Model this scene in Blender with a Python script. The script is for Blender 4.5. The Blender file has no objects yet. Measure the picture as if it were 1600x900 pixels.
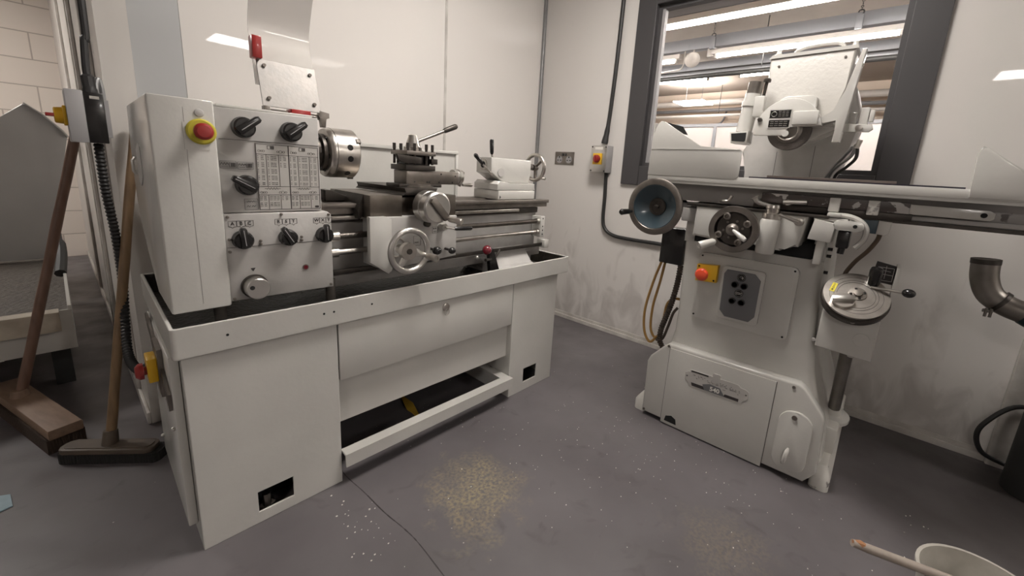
import bpy, bmesh, math, random
from mathutils import Vector, Matrix
random.seed(7)
PI = math.pi
S = bpy.context.scene
COL = S.collection

# ---------------------------------------------------------------- camera, world, light, exposure
CAM_H = 1.10
FPX, PPX, PPY = 641.3, 818.1, 400.7
yaw, pit, rol = map(math.radians, (49.01, -11.957, 3.407))
fw = Vector((math.sin(yaw)*math.cos(pit), math.cos(yaw)*math.cos(pit), math.sin(pit)))
sd = fw.cross(Vector((0, 0, 1))).normalized(); up = sd.cross(fw)
rt = sd*math.cos(rol) + up*math.sin(rol); upp = -sd*math.sin(rol) + up*math.cos(rol)
cd = bpy.data.cameras.new('camera'); cam = bpy.data.objects.new('camera', cd); COL.objects.link(cam)
cam.matrix_world = Matrix.Translation((0, 0, CAM_H)) @ Matrix((rt, upp, -fw)).transposed().to_4x4()
cd.sensor_fit = 'HORIZONTAL'; cd.sensor_width = 36.0; cd.lens = FPX*36.0/1600.0
cd.shift_x = (800-PPX)/1600.0; cd.shift_y = (PPY-450)/1600.0
cd.clip_start = 0.02; cd.clip_end = 60
S.camera = cam
S.view_settings.view_transform = 'Standard'; S.view_settings.look = 'None'
S.view_settings.exposure = 2.22; S.view_settings.gamma = 1.0; S.view_settings.use_curve_mapping = False
w = bpy.data.worlds.new('world'); S.world = w; w.use_nodes = True
w.node_tree.nodes['Background'].inputs[0].default_value = (1.0, 0.93, 0.86, 1)
w.node_tree.nodes['Background'].inputs[1].default_value = 0.1
PANEL_W = 9.5      # emission of the square ceiling panels in this room
TUBE_W = 16.0      # emission of the tube lights in the hall next door
HALL_W = 15.0

# ---------------------------------------------------------------- materials
def mat(name, col, rough=.5, metal=0., spec=.5, coat=0., bump=0., bscale=40., vary=0., vscale=6., vcol=None, emit=None, estr=0., trans=0., stretch=None, alpha=1.):
    m = bpy.data.materials.new(name); m.use_nodes = True
    nt = m.node_tree; b = nt.nodes['Principled BSDF']
    b.inputs['Base Color'].default_value = (*col, 1); b.inputs['Roughness'].default_value = rough
    b.inputs['Metallic'].default_value = metal; b.inputs['Specular IOR Level'].default_value = spec
    b.inputs['Coat Weight'].default_value = coat; b.inputs['Coat Roughness'].default_value = .06
    if trans: b.inputs['Transmission Weight'].default_value = trans
    if alpha < 1: b.inputs['Alpha'].default_value = alpha
    if emit: b.inputs['Emission Color'].default_value = (*emit, 1); b.inputs['Emission Strength'].default_value = estr
    tc = nt.nodes.new('ShaderNodeTexCoord'); mp = nt.nodes.new('ShaderNodeMapping')
    nt.links.new(tc.outputs['Object'], mp.inputs[0])
    if stretch: mp.inputs['Scale'].default_value = stretch
    if vary:
        n = nt.nodes.new('ShaderNodeTexNoise'); n.inputs['Scale'].default_value = vscale; n.inputs['Detail'].default_value = 6
        nt.links.new(mp.outputs[0], n.inputs['Vector'])
        r = nt.nodes.new('ShaderNodeValToRGB'); r.color_ramp.elements[0].position = .5-vary*.5; r.color_ramp.elements[1].position = .5+.25
        c2 = vcol or tuple(c*(1-.35*vary) for c in col)
        r.color_ramp.elements[0].color = (*c2, 1); r.color_ramp.elements[1].color = (*col, 1)
        nt.links.new(n.outputs['Fac'], r.inputs[0]); nt.links.new(r.outputs[0], b.inputs['Base Color'])
    if bump:
        n = nt.nodes.new('ShaderNodeTexNoise'); n.inputs['Scale'].default_value = bscale; n.inputs['Detail'].default_value = 3
        nt.links.new(mp.outputs[0], n.inputs['Vector'])
        bp = nt.nodes.new('ShaderNodeBump'); bp.inputs['Strength'].default_value = bump; bp.inputs['Distance'].default_value = .01
        nt.links.new(n.outputs['Fac'], bp.inputs['Height']); nt.links.new(bp.outputs[0], b.inputs['Normal'])
    return m

def chipped(name, top, under, scale=14., thr=.42, rough=.4):
    """paint with worn patches of the colour underneath"""
    m = mat(name, top, rough)
    nt = m.node_tree; b = nt.nodes['Principled BSDF']
    tc = nt.nodes.new('ShaderNodeTexCoord')
    n = nt.nodes.new('ShaderNodeTexNoise'); n.inputs['Scale'].default_value = scale; n.inputs['Detail'].default_value = 5
    r = nt.nodes.new('ShaderNodeValToRGB'); r.color_ramp.elements[0].position = thr; r.color_ramp.elements[1].position = thr+.02
    r.color_ramp.elements[0].color = (*under, 1); r.color_ramp.elements[1].color = (*top, 1)
    nt.links.new(tc.outputs['Object'], n.inputs['Vector']); nt.links.new(n.outputs['Fac'], r.inputs[0]); nt.links.new(r.outputs[0], b.inputs['Base Color'])
    return m

M = {}
M['head_white'] = mat('orange_peel_white_paint', (.62, .60, .565), .16, spec=.6, coat=.3, bump=.13, bscale=75)
M['white'] = mat('white_machine_paint', (.60, .585, .55), .22, spec=.5, coat=.25, bump=.05, bscale=60, vary=.25, vscale=5)
M['white_worn'] = chipped('worn_white_paint', (.62, .60, .56), (.22, .20, .19), 9., .36)
M['grey_paint'] = mat('light_grey_paint', (.52, .50, .48), .38, bump=.05, bscale=50, vary=.4, vscale=9, vcol=(.40, .385, .365))
M['under_grey'] = chipped('chipped_grey_apron', (.42, .40, .385), (.14, .12, .11), 11., .33)
M['rust_bar'] = chipped('worn_brown_bar', (.085, .068, .062), (.50, .48, .46), 24., .40)
M['bed_grey'] = mat('bed_casting_grey', (.42, .40, .385), .42, bump=.08, bscale=30, vary=.5, vscale=8, vcol=(.26, .25, .235))
M['steel'] = mat('bright_steel', (.66, .63, .59), .30, metal=1., bump=.03, bscale=120, vary=.5, vscale=22, vcol=(.40, .37, .34))
M['steel_dull'] = mat('dull_steel', (.30, .275, .25), .4, metal=1., vary=.7, vscale=16, vcol=(.15, .13, .115))
M['steel_dark'] = mat('dark_oiled_steel', (.10, .088, .078), .42, metal=.8, vary=.6, vscale=18, vcol=(.045, .04, .036))
M['steel_dark2'] = mat('browned_cast_steel', (.20, .175, .15), .38, metal=.9, vary=.8, vscale=14, vcol=(.07, .06, .05))
M['alu'] = mat('aluminium', (.66, .64, .61), .33, metal=1., vary=.3, vscale=30)
M['black'] = mat('black_plastic', (.012, .011, .011), .25, coat=.3)
M['black_matt'] = mat('matt_black', (.008, .008, .008), .8)
M['rubber'] = mat('black_rubber', (.02, .019, .019), .5)
M['yellow'] = mat('yellow_plastic', (.72, .42, .02), .35)
M['olive_yellow'] = mat('olive_yellow', (.50, .42, .04), .4)
M['red'] = mat('red_plastic', (.30, .022, .02), .3, coat=.3)
M['orange_red'] = mat('orange_red_plastic', (.75, .08, .03), .32, coat=.3)
M['dark_red'] = mat('oxblood_plastic', (.16, .008, .018), .18, coat=.6)
M['oily'] = mat('oily_black_tray', (.018, .016, .013), .3, bump=.5, bscale=60, vary=.8, vscale=22, vcol=(.05, .043, .034))
M['wood'] = mat('bamboo_brown_wood', (.30, .19, .10), .5, vary=.9, vscale=8, vcol=(.11, .065, .035), stretch=(6, 6, 1))
M['wood_red'] = mat('reddish_brown_wood', (.20, .11, .075), .5, vary=.9, vscale=8, vcol=(.085, .045, .032), stretch=(6, 6, 1))
M['wood_head'] = mat('worn_broom_wood', (.27, .18, .125), .6, vary=.8, vscale=7, vcol=(.17, .105, .07), stretch=(2, 8, 8))
M['bristle_brown'] = mat('brown_bristle', (.05, .03, .02), .9, bump=1., bscale=180, stretch=(1, 1, .1))
M['bristle_black'] = mat('black_bristle', (.015, .014, .013), .9, bump=1., bscale=180, stretch=(1, 1, .1))
M['broom_plastic'] = mat('dirty_brown_plastic', (.075, .055, .042), .5, vary=.8, vscale=16, vcol=(.14, .11, .08))
M['frame'] = mat('charcoal_window_frame', (.052, .049, .051), .45)
M['frame_in'] = mat('grey_glazing_bead', (.30, .29, .29), .45)
M['conduit'] = mat('grey_metal_conduit', (.33, .33, .33), .4, metal=.6, vary=.6, vscale=25)
M['trim'] = mat('white_plastic_trim', (.66, .63, .59), .35, vary=.5, vscale=12, vcol=(.42, .39, .36))
M['grey_box'] = mat('grey_enclosure', (.34, .33, .33), .45)
M['blue_grey'] = mat('blue_grey_panel', (.47, .475, .475), .3)
M['teal'] = mat('petrol_blue_enamel', (.030, .052, .066), .3, coat=.3, vary=.3, vscale=6)
M['teal_sleeve'] = mat('dark_teal_sleeve', (.012, .04, .045), .4)
M['grey_face'] = mat('grey_face_plate', (.15, .15, .155), .4)
M['lime_paper'] = mat('plate_print_metal', (.50, .48, .455), .4)
M['ink'] = mat('dark_ink', (.035, .03, .03), .5)
M['ink_grey'] = mat('grey_ink', (.13, .12, .115), .5)
M['chart'] = mat('chart_plate_metal', (.56, .54, .51), .33, metal=.2, vary=.3, vscale=20)
M['white_ink'] = mat('white_ink', (.75, .73, .68), .5)
M['label_yellow'] = mat('yellow_sticker', (.80, .68, .05), .45)
M['poly'] = mat('milky_polycarbonate', (.74, .71, .67), .10, alpha=.5, coat=.3)
M['hose_ochre'] = mat('ochre_plastic_hose', (.36, .20, .055), .3, coat=.3)
M['hose_brown'] = mat('brown_conduit_hose', (.05, .035, .026), .5)
M['cable_brown'] = mat('brown_cable', (.12, .085, .06), .5)
M['pipe_black'] = mat('blackened_pipe', (.022, .022, .022), .5, vary=.6, vscale=9, vcol=(.04, .04, .038))
M['galv'] = mat('stained_galvanised', (.30, .28, .255), .38, metal=.8, vary=.8, vscale=12, vcol=(.12, .10, .085))
M['blue_scrap'] = mat('pale_blue_sheet', (.30, .42, .48), .5, vary=.4, vscale=40)
M['leaf'] = mat('yellow_rag', (.55, .34, .04), .6)
M['chips'] = mat('white_paint_chip', (.72, .69, .64), .6)
M['bucket'] = mat('white_bucket_plastic', (.55, .53, .48), .35, vary=.6, vscale=14, vcol=(.33, .30, .26))
M['paint_stick'] = mat('paint_smeared_wood', (.42, .36, .31), .6, vary=.7, vscale=18, vcol=(.24, .20, .17))
M['raw_wood'] = mat('bare_orange_wood', (.40, .19, .09), .6)
M['magplate'] = mat('ground_brown_steel', (.17, .14, .125), .4, metal=.7, vary=.5, vscale=30)
M['abrasive'] = mat('grinding_wheel_abrasive', (.13, .115, .105), .9, bump=.5, bscale=300)
M['swarf'] = mat('swarf_covered_tray', (.10, .085, .07), .55, bump=.9, bscale=50, vary=.9, vscale=20, vcol=(.035, .03, .025))
M['stained_cream'] = mat('stained_cream_sheet', (.58, .53, .44), .5, vary=.8, vscale=14, vcol=(.32, .26, .19))
M['machine_blue'] = mat('pale_grey_machine_sheet', (.52, .51, .50), .3, coat=.1, vary=.3, vscale=4)
M['grey_trunk'] = mat('galvanised_trunking', (.25, .255, .275), .45, metal=.3)
M['fitting'] = mat('light_fitting_body', (.62, .59, .56), .5)
M['tube'] = mat('fluorescent_tube', (1, .97, .92), .5, emit=(1.0, .94, .88), estr=TUBE_W)
M['hall_tube'] = mat('hall_fluorescent_tube', (1, .97, .92), .5, emit=(1.0, .94, .88), estr=HALL_W)
M['panel_light'] = mat('led_panel', (1, .97, .92), .5, emit=(1.0, .945, .89), estr=PANEL_W)
M['hall_ceiling'] = mat('taupe_slab', (.40, .345, .30), .8, vary=.4, vscale=3)
M['hall_wall'] = mat('cream_hall_wall', (.74, .63, .53), .7)
M['hall_panel'] = mat('white_hall_panel', (.58, .54, .52), .4)
M['ceiling'] = mat('ceiling_tile', (.70, .66, .62), .8, bump=.2, bscale=80)

# wall panels: glossy white sheet with scuffs near the floor
def wall_mat(name, col, dirt_h, rough=.07, dirt=.6):
    m = mat(name, col, rough, spec=.28)
    nt = m.node_tree; N = nt.nodes; L = nt.links; b = N['Principled BSDF']
    geo = N.new('ShaderNodeNewGeometry'); sep = N.new('ShaderNodeSeparateXYZ'); L.new(geo.outputs['Position'], sep.inputs[0])
    h = N.new('ShaderNodeMapRange'); h.inputs['From Min'].default_value = 0; h.inputs['From Max'].default_value = dirt_h
    h.inputs['To Min'].default_value = .17; h.inputs['To Max'].default_value = -.22; L.new(sep.outputs['Z'], h.inputs['Value'])
    n = N.new('ShaderNodeTexNoise'); n.inputs['Scale'].default_value = 7; n.inputs['Detail'].default_value = 9; n.inputs['Distortion'].default_value = .8
    mpw = N.new('ShaderNodeMapping'); mpw.inputs['Scale'].default_value = (1.3, 1.3, .6); L.new(geo.outputs['Position'], mpw.inputs[0]); L.new(mpw.outputs[0], n.inputs['Vector'])
    ad = N.new('ShaderNodeMath'); ad.operation = 'ADD'; L.new(n.outputs['Fac'], ad.inputs[0]); L.new(h.outputs[0], ad.inputs[1])
    r = N.new('ShaderNodeValToRGB'); r.color_ramp.elements[0].position = .5; r.color_ramp.elements[1].position = .72
    r.color_ramp.elements[0].color = (0, 0, 0, 1); r.color_ramp.elements[1].color = (dirt, dirt, dirt, 1); L.new(ad.outputs[0], r.inputs[0])
    mx = N.new('ShaderNodeMix'); mx.data_type = 'RGBA'; L.new(r.outputs[0], mx.inputs['Factor'])
    mx.inputs['A'].default_value = (*col, 1); mx.inputs['B'].default_value = (.36, .33, .31, 1)
    L.new(mx.outputs['Result'], b.inputs['Base Color'])
    n2 = N.new('ShaderNodeTexNoise'); n2.inputs['Scale'].default_value = 9; n2.inputs['Detail'].default_value = 2
    L.new(geo.outputs['Position'], n2.inputs['Vector'])
    bp = N.new('ShaderNodeBump'); bp.inputs['Strength'].default_value = .015; bp.inputs['Distance'].default_value = .004
    L.new(n2.outputs['Fac'], bp.inputs['Height']); L.new(bp.outputs[0], b.inputs['Normal'])
    return m
M['wall'] = wall_mat('glossy_white_wall_sheet', (.76, .725, .69), .9, .02, .5)
M['wall_win'] = wall_mat('white_window_wall', (.66, .63, .60), 1.0, .02, .55)
M['post'] = wall_mat('white_partition_sheet', (.62, .59, .555), .5, .3, .4)

def block_mat():
    m = mat('painted_blockwork', (.80, .72, .65), .55)
    nt = m.node_tree; N = nt.nodes; L = nt.links; b = N['Principled BSDF']
    geo = N.new('ShaderNodeNewGeometry'); mp = N.new('ShaderNodeMapping'); mp.inputs['Rotation'].default_value = (PI/2, 0, 0)
    L.new(geo.outputs['Position'], mp.inputs[0])
    br = N.new('ShaderNodeTexBrick'); br.inputs['Scale'].default_value = 1; br.inputs['Brick Width'].default_value = .45; br.inputs['Row Height'].default_value = .225
    br.inputs['Mortar Size'].default_value = .006; br.inputs['Mortar Smooth'].default_value = .4
    br.inputs['Color1'].default_value = (.80, .72, .65, 1); br.inputs['Color2'].default_value = (.78, .70, .63, 1); br.inputs['Mortar'].default_value = (.50, .43, .38, 1)
    L.new(mp.outputs[0], br.inputs['Vector']); L.new(br.outputs['Color'], b.inputs['Base Color'])
    bp = N.new('ShaderNodeBump'); bp.inputs['Strength'].default_value = .4; bp.inputs['Distance'].default_value = .004; bp.invert = True
    L.new(br.outputs['Fac'], bp.inputs['Height']); L.new(bp.outputs[0], b.inputs['Normal'])
    return m
M['block'] = block_mat()

def floor_mat():
    m = mat('grey_painted_floor', (.135, .118, .118), .42)
    nt = m.node_tree; N = nt.nodes; L = nt.links; b = N['Principled BSDF']
    geo = N.new('ShaderNodeNewGeometry')
    def noise(sc, det=6, dist=0):
        n = N.new('ShaderNodeTexNoise'); n.inputs['Scale'].default_value = sc; n.inputs['Detail'].default_value = det; n.inputs['Distortion'].default_value = dist
        L.new(geo.outputs['Position'], n.inputs['Vector']); return n.outputs['Fac']
    def ramp(src, a, c, ca=(0, 0, 0, 1), cb=(1, 1, 1, 1)):
        r = N.new('ShaderNodeValToRGB'); r.color_ramp.elements[0].position = a; r.color_ramp.elements[1].position = c
        r.color_ramp.elements[0].color = ca; r.color_ramp.elements[1].color = cb; L.new(src, r.inputs[0]); return r.outputs[0]
    def mix(f, a, bcol):
        x = N.new('ShaderNodeMix'); x.data_type = 'RGBA'
        L.new(f, x.inputs['Factor'])
        if isinstance(a, tuple): x.inputs['A'].default_value = a
        else: L.new(a, x.inputs['A'])
        x.inputs['B'].default_value = bcol; return x.outputs['Result']
    def math_(op, a, bb=None):
        x = N.new('ShaderNodeMath'); x.operation = op
        for i, v in enumerate((a, bb)):
            if v is None: continue
            if isinstance(v, (int, float)): x.inputs[i].default_value = v
            else: L.new(v, x.inputs[i])
        return x.outputs[0]
    base = ramp(noise(2.2, 7), .3, .7, (.108, .097, .101, 1), (.152, .139, .144, 1))
    c = mix(ramp(noise(9, 8, 1.2), .60, .75, (0, 0, 0, 1), (.45, .45, .45, 1)), base, (.07, .062, .06, 1))       # scuffs
    # yellowish dusty stains
    for (sx, sy, r0, amt) in ((.86, .90, .20, .85), (1.25, .20, .17, .30), (.76, .80, .12, .4)):
        d = N.new('ShaderNodeVectorMath'); d.operation = 'DISTANCE'; L.new(geo.outputs['Position'], d.inputs[0]); d.inputs[1].default_value = (sx, sy, 0)
        nn = math_('MULTIPLY', math_('SUBTRACT', noise(14, 8), .5), .30)
        f = ramp(math_('ADD', d.outputs['Value'], nn), r0*.25, r0, (amt, amt, amt, 1), (0, 0, 0, 1))
        g = math_('MULTIPLY', f, ramp(noise(90, 4), .38, .62))
        c = mix(g, c, (.30, .25, .155, 1))
    # small pale specks
    v = N.new('ShaderNodeTexVoronoi'); v.inputs['Scale'].default_value = 26; L.new(geo.outputs['Position'], v.inputs['Vector'])
    sp = math_('MULTIPLY', ramp(v.outputs['Distance'], .05, .07, (1, 1, 1, 1), (0, 0, 0, 1)), ramp(noise(5, 2), .58, .62))
    c = mix(sp, c, (.38, .36, .34, 1))
    # dark zones mixing grime and painted shade: under left machine, right of grinder
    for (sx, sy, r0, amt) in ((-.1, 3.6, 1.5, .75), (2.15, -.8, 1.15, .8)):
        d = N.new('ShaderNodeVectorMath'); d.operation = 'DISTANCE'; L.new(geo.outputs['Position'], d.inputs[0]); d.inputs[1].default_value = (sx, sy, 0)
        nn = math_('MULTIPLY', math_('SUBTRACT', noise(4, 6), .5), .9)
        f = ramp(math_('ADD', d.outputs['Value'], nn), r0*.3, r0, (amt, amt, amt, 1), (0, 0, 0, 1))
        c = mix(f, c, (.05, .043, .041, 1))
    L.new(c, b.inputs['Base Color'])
    L.new(ramp(noise(6, 6), .3, .7, (.30, .30, .30, 1), (.55, .55, .55, 1)), b.inputs['Roughness'])
    bp = N.new('ShaderNodeBump'); bp.inputs['Strength'].default_value = .12; bp.inputs['Distance'].default_value = .004
    L.new(noise(22, 6), bp.inputs['Height']); L.new(bp.outputs[0], b.inputs['Normal'])
    return m
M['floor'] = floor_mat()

# ---------------------------------------------------------------- mesh builder
def basis(d):
    d = Vector(d).normalized()
    a = Vector((0, 0, 1)) if abs(d.z) < .9 else Vector((1, 0, 0))
    u = a.cross(d).normalized(); return u, d.cross(u), d

class MB:
    def __init__(s): s.b = bmesh.new()
    def box(s, x0, x1, y0, y1, z0, z1, R=None, r=0., seg=2):
        t = bmesh.new()
        vs = [t.verts.new((x, y, z)) for x in (x0, x1) for y in (y0, y1) for z in (z0, z1)]
        for f in ((0, 1, 3, 2), (4, 6, 7, 5), (0, 4, 5, 1), (2, 3, 7, 6), (0, 2, 6, 4), (1, 5, 7, 3)): t.faces.new([vs[i] for i in f])
        if r: bmesh.ops.bevel(t, geom=t.edges[:], offset=r, segments=seg, profile=.5, affect='EDGES')
        s._add(t, R); return s
    def _add(s, t, R=None):
        bmesh.ops.recalc_face_normals(t, faces=t.faces[:])
        mp = {}
        for v in t.verts: mp[v] = s.b.verts.new(R @ v.co if R else v.co)
        for f in t.faces:
            try: s.b.faces.new([mp[v] for v in f.verts])
            except ValueError: pass
        t.free()
    def prism(s, pts, a0, a1, ax='y', R=None, r=0., seg=2):
        """pts 2D outline in the plane across axis ax, extruded a0..a1 (ax y: x,z; ax x: y,z; ax z: x,y)"""
        def P(p, a): return {'y': (p[0], a, p[1]), 'x': (a, p[0], p[1]), 'z': (p[0], p[1], a)}[ax]
        t = bmesh.new()
        A = [t.verts.new(P(p, a0)) for p in pts]; B = [t.verts.new(P(p, a1)) for p in pts]
        t.faces.new(A); t.faces.new(B[::-1]); n = len(pts)
        for i in range(n): t.faces.new((A[i], B[i], B[(i+1) % n], A[(i+1) % n]))
        if r: bmesh.ops.bevel(t, geom=[e for e in t.edges if not (e.verts[0] in A and e.verts[1] in B or e.verts[0] in B and e.verts[1] in A)], offset=r, segments=seg, profile=.5, affect='EDGES')
        s._add(t, R); return s
    def cyl(s, p0, p1, r0, r1=None, seg=24):
        return s.lathe([(0, r0), ((Vector(p1)-Vector(p0)).length, r0 if r1 is None else r1)], p0, Vector(p1)-Vector(p0), seg)
    def lathe(s, prof, o, d, seg=32, cap=True):
        """prof = list of (distance along d, radius)"""
        u, v, w_ = basis(d); o = Vector(o); t = bmesh.new(); rings = []
        for (a, r) in prof:
            rings.append([t.verts.new(o + w_*a + (u*math.cos(2*PI*k/seg)+v*math.sin(2*PI*k/seg))*max(r, 1e-5)) for k in range(seg)])
        for A, B in zip(rings, rings[1:]):
            for k in range(seg): t.faces.new((A[k], A[(k+1) % seg], B[(k+1) % seg], B[k]))
        if cap: t.faces.new(rings[0][::-1]); t.faces.new(rings[-1])
        s._add(t); return s
    def torus(s, o, d, R, r, seg=40, k=10, a0=0., a1=2*PI):
        u, v, w_ = basis(d); o = Vector(o); n = seg
        pts = [o + (u*math.cos(a0+(a1-a0)*i/n)+v*math.sin(a0+(a1-a0)*i/n))*R for i in range(n+(0 if a1-a0 > 6.28 else 1))]
        return s.tube(pts, r, k, closed=(a1-a0 > 6.28))
    def tube(s, pts, r, k=10, closed=False, cap=True):
        pts = [Vector(p) for p in pts]; n = len(pts); t = bmesh.new(); rings = []
        rr = r if isinstance(r, (list, tuple)) else [r]*n
        pn = None
        for i, p in enumerate(pts):
            if closed: d = pts[(i+1) % n]-pts[i-1]
            else: d = pts[min(i+1, n-1)]-pts[max(i-1, 0)]
            d.normalize()
            if pn is None: u = basis(d)[0]
            else: u = (pn - d*pn.dot(d)); u = u.normalized() if u.length > 1e-6 else basis(d)[0]
            pn = u; v = d.cross(u)
            rings.append([t.verts.new(p+(u*math.cos(2*PI*j/k)+v*math.sin(2*PI*j/k))*rr[i]) for j in range(k)])
        pr = list(zip(rings, rings[1:])) + ([(rings[-1], rings[0])] if closed else [])
        for A, B in pr:
            for j in range(k): t.faces.new((A[j], A[(j+1) % k], B[(j+1) % k], B[j]))
        if cap and not closed: t.faces.new(rings[0][::-1]); t.faces.new(rings[-1])
        s._add(t); return s
    def ball(s, c, r, sc=(1, 1, 1), seg=16):
        t = bmesh.new(); bmesh.ops.create_uvsphere(t, u_segments=seg, v_segments=max(6, seg*2//3), radius=1)
        for v in t.verts: v.co = Vector((v.co.x*r*sc[0], v.co.y*r*sc[1], v.co.z*r*sc[2])) + Vector(c)
        s._add(t); return s
    def loft(s, secs):
        """secs: list of (z, x0, x1, y0, y1, r) rounded rectangles"""
        t = bmesh.new(); rings = []
        for (z, x0, x1, y0, y1, r) in secs:
            pts = rrect(x0, x1, y0, y1, r, 5)
            rings.append([t.verts.new((p[0], p[1], z)) for p in pts])
        n = len(rings[0])
        for A, B in zip(rings, rings[1:]):
            for k in range(n): t.faces.new((A[k], A[(k+1) % n], B[(k+1) % n], B[k]))
        t.faces.new(rings[0][::-1]); t.faces.new(rings[-1]); s._add(t); return s
    def sheet(s, pts_a, pts_b, th):
        """thick bent sheet between two matching polylines"""
        n = len(pts_a); pa = [Vector(p) for p in pts_a]; pb = [Vector(p) for p in pts_b]; t = bmesh.new()
        def nrm(i):
            d = pa[min(i+1, n-1)]-pa[max(i-1, 0)]; return d.cross(pb[i]-pa[i]).normalized()*th
        A = [t.verts.new(p) for p in pa]; B = [t.verts.new(p) for p in pb]
        A2 = [t.verts.new(p+nrm(i)) for i, p in enumerate(pa)]; B2 = [t.verts.new(p+nrm(i)) for i, p in enumerate(pb)]
        for i in range(n-1):
            t.faces.new((A[i], B[i], B[i+1], A[i+1])); t.faces.new((A2[i], A2[i+1], B2[i+1], B2[i]))
            t.faces.new((A[i], A[i+1], A2[i+1], A2[i])); t.faces.new((B[i], B2[i], B2[i+1], B[i+1]))
        t.faces.new((A[0], A2[0], B2[0], B[0])); t.faces.new((A[-1], B[-1], B2[-1], A2[-1])); s._add(t); return s
    def plate_hole(s, x0, x1, z0, z1, hx0, hx1, hz0, hz1, y0, y1):
        """upright plate y0..y1 with one rectangular hole"""
        xs = (x0, hx0, hx1, x1); zs = (z0, hz0, hz1, z1); t = bmesh.new(); V = {}
        for j, y in enumerate((y0, y1)):
            for i, x in enumerate(xs):
                for k, z in enumerate(zs): V[i, j, k] = t.verts.new((x, y, z))
        for j in (0, 1):
            for i in range(3):
                for k in range(3):
                    if (i, k) == (1, 1): continue
                    q = [V[i, j, k], V[i+1, j, k], V[i+1, j, k+1], V[i, j, k+1]]; t.faces.new(q if j == 0 else q[::-1])
        for i in range(3):
            for k in (0, 3): t.faces.new((V[i, 0, k], V[i, 1, k], V[i+1, 1, k], V[i+1, 0, k]))
            for q in (0, 3): t.faces.new((V[q, 0, i], V[q, 1, i], V[q, 1, i+1], V[q, 0, i+1]))
        for k in (1, 2): t.faces.new((V[1, 0, k], V[1, 1, k], V[2, 1, k], V[2, 0, k])); t.faces.new((V[k, 0, 1], V[k, 1, 1], V[k, 1, 2], V[k, 0, 2]))
        s._add(t); return s
    def split(s, name, m, parent=None, label=None, bev=0.):
        """one object per separate piece (pieces whose boxes touch stay together)"""
        left = set(s.b.verts); isl = []
        while left:
            st = [left.pop()]; g = list(st)
            while st:
                v = st.pop()
                for e in v.link_edges:
                    o = e.other_vert(v)
                    if o in left: left.discard(o); st.append(o); g.append(o)
            isl.append(g)
        bb = [[min(v.co[i] for v in g)-1e-4 for i in range(3)]+[max(v.co[i] for v in g)+1e-4 for i in range(3)] for g in isl]
        n = len(isl); par = list(range(n))
        def root(i):
            while par[i] != i: i = par[i]
            return i
        for i in range(n):
            for j in range(i):
                if all(bb[i][k] <= bb[j][k+3] and bb[j][k] <= bb[i][k+3] for k in range(3)): par[root(i)] = root(j)
        outs = []
        for r in sorted(set(root(i) for i in range(n))):
            vs = [v for i in range(n) if root(i) == r for v in isl[i]]; idx = {v: k for k, v in enumerate(vs)}
            t = MB(); nv = [t.b.verts.new(v.co) for v in vs]
            for f in s.b.faces:
                if f.verts[0] in idx: t.b.faces.new([nv[idx[v]] for v in f.verts])
            outs.append(t.build(name, m, parent, label, bev))
        s.b.free(); return outs
    def build(s, name, m, parent=None, label=None, bev=0., ang=35, thin=None):
        me = bpy.data.meshes.new(name); s.b.to_mesh(me); s.b.free()
        me.materials.append(M[m] if isinstance(m, str) else m)
        me.shade_smooth(); me.set_sharp_from_angle(angle=math.radians(ang))
        o = bpy.data.objects.new(name, me); COL.objects.link(o)
        if parent: o.parent = parent
        if bev:
            b = o.modifiers.new('b', 'BEVEL'); b.width = bev; b.segments = 2; b.limit_method = 'ANGLE'; b.angle_limit = math.radians(40); b.harden_normals = False
        if label: o['label'] = label
        return o

def rrect(x0, x1, y0, y1, r, n=5):
    P = []
    for cx, cy, a in ((x1-r, y1-r, 0), (x0+r, y1-r, PI/2), (x0+r, y0+r, PI), (x1-r, y0+r, 3*PI/2)):
        for i in range(n+1):
            t = a+PI/2*i/n; P.append((cx+r*math.cos(t), cy+r*math.sin(t)))
    return P
def smooth(pts, n=6):
    pts = [Vector(p) for p in pts]; out = []
    for i in range(len(pts)-1):
        p0 = pts[max(i-1, 0)]; p1 = pts[i]; p2 = pts[i+1]; p3 = pts[min(i+2, len(pts)-1)]
        for k in range(n):
            t = k/n; out.append(.5*((2*p1)+(p2-p0)*t+(2*p0-5*p1+4*p2-p3)*t*t+(3*p1-p0-3*p2+p3)*t**3))
    return out+[pts[-1]]
def ribbed(pts, r, step=.008, depth=.22):
    """corrugated conduit: points and radii"""
    P = smooth(pts, 24); out = [P[0]]; acc = 0
    L = [0]
    for a, b in zip(P, P[1:]): L.append(L[-1]+(b-a).length)
    n = int(L[-1]/step*2); res = []; j = 0
    for i in range(n+1):
        d = L[-1]*i/n
        while j < len(L)-2 and L[j+1] < d: j += 1
        t = (d-L[j])/max(1e-9, L[j+1]-L[j]); res.append(P[j].lerp(P[j+1], min(1, t)))
    return res, [r*(1 if i % 2 else 1-depth) for i in range(len(res))]

def empty(name, loc, rz=0, label=None, cat=None, group=None):
    o = bpy.data.objects.new(name, None); COL.objects.link(o); o.location = loc; o.rotation_euler = (0, 0, rz); o.empty_display_size = .1
    if label: o['label'] = label
    if cat: o['category'] = cat
    if group: o['group'] = group
    return o
def tag(o, label, cat, group=None, kind=None):
    o['label'] = label; o['category'] = cat
    if group: o['group'] = group
    if kind: o['kind'] = kind
    return o
def struct(o): o['kind'] = 'structure'; return o

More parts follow.
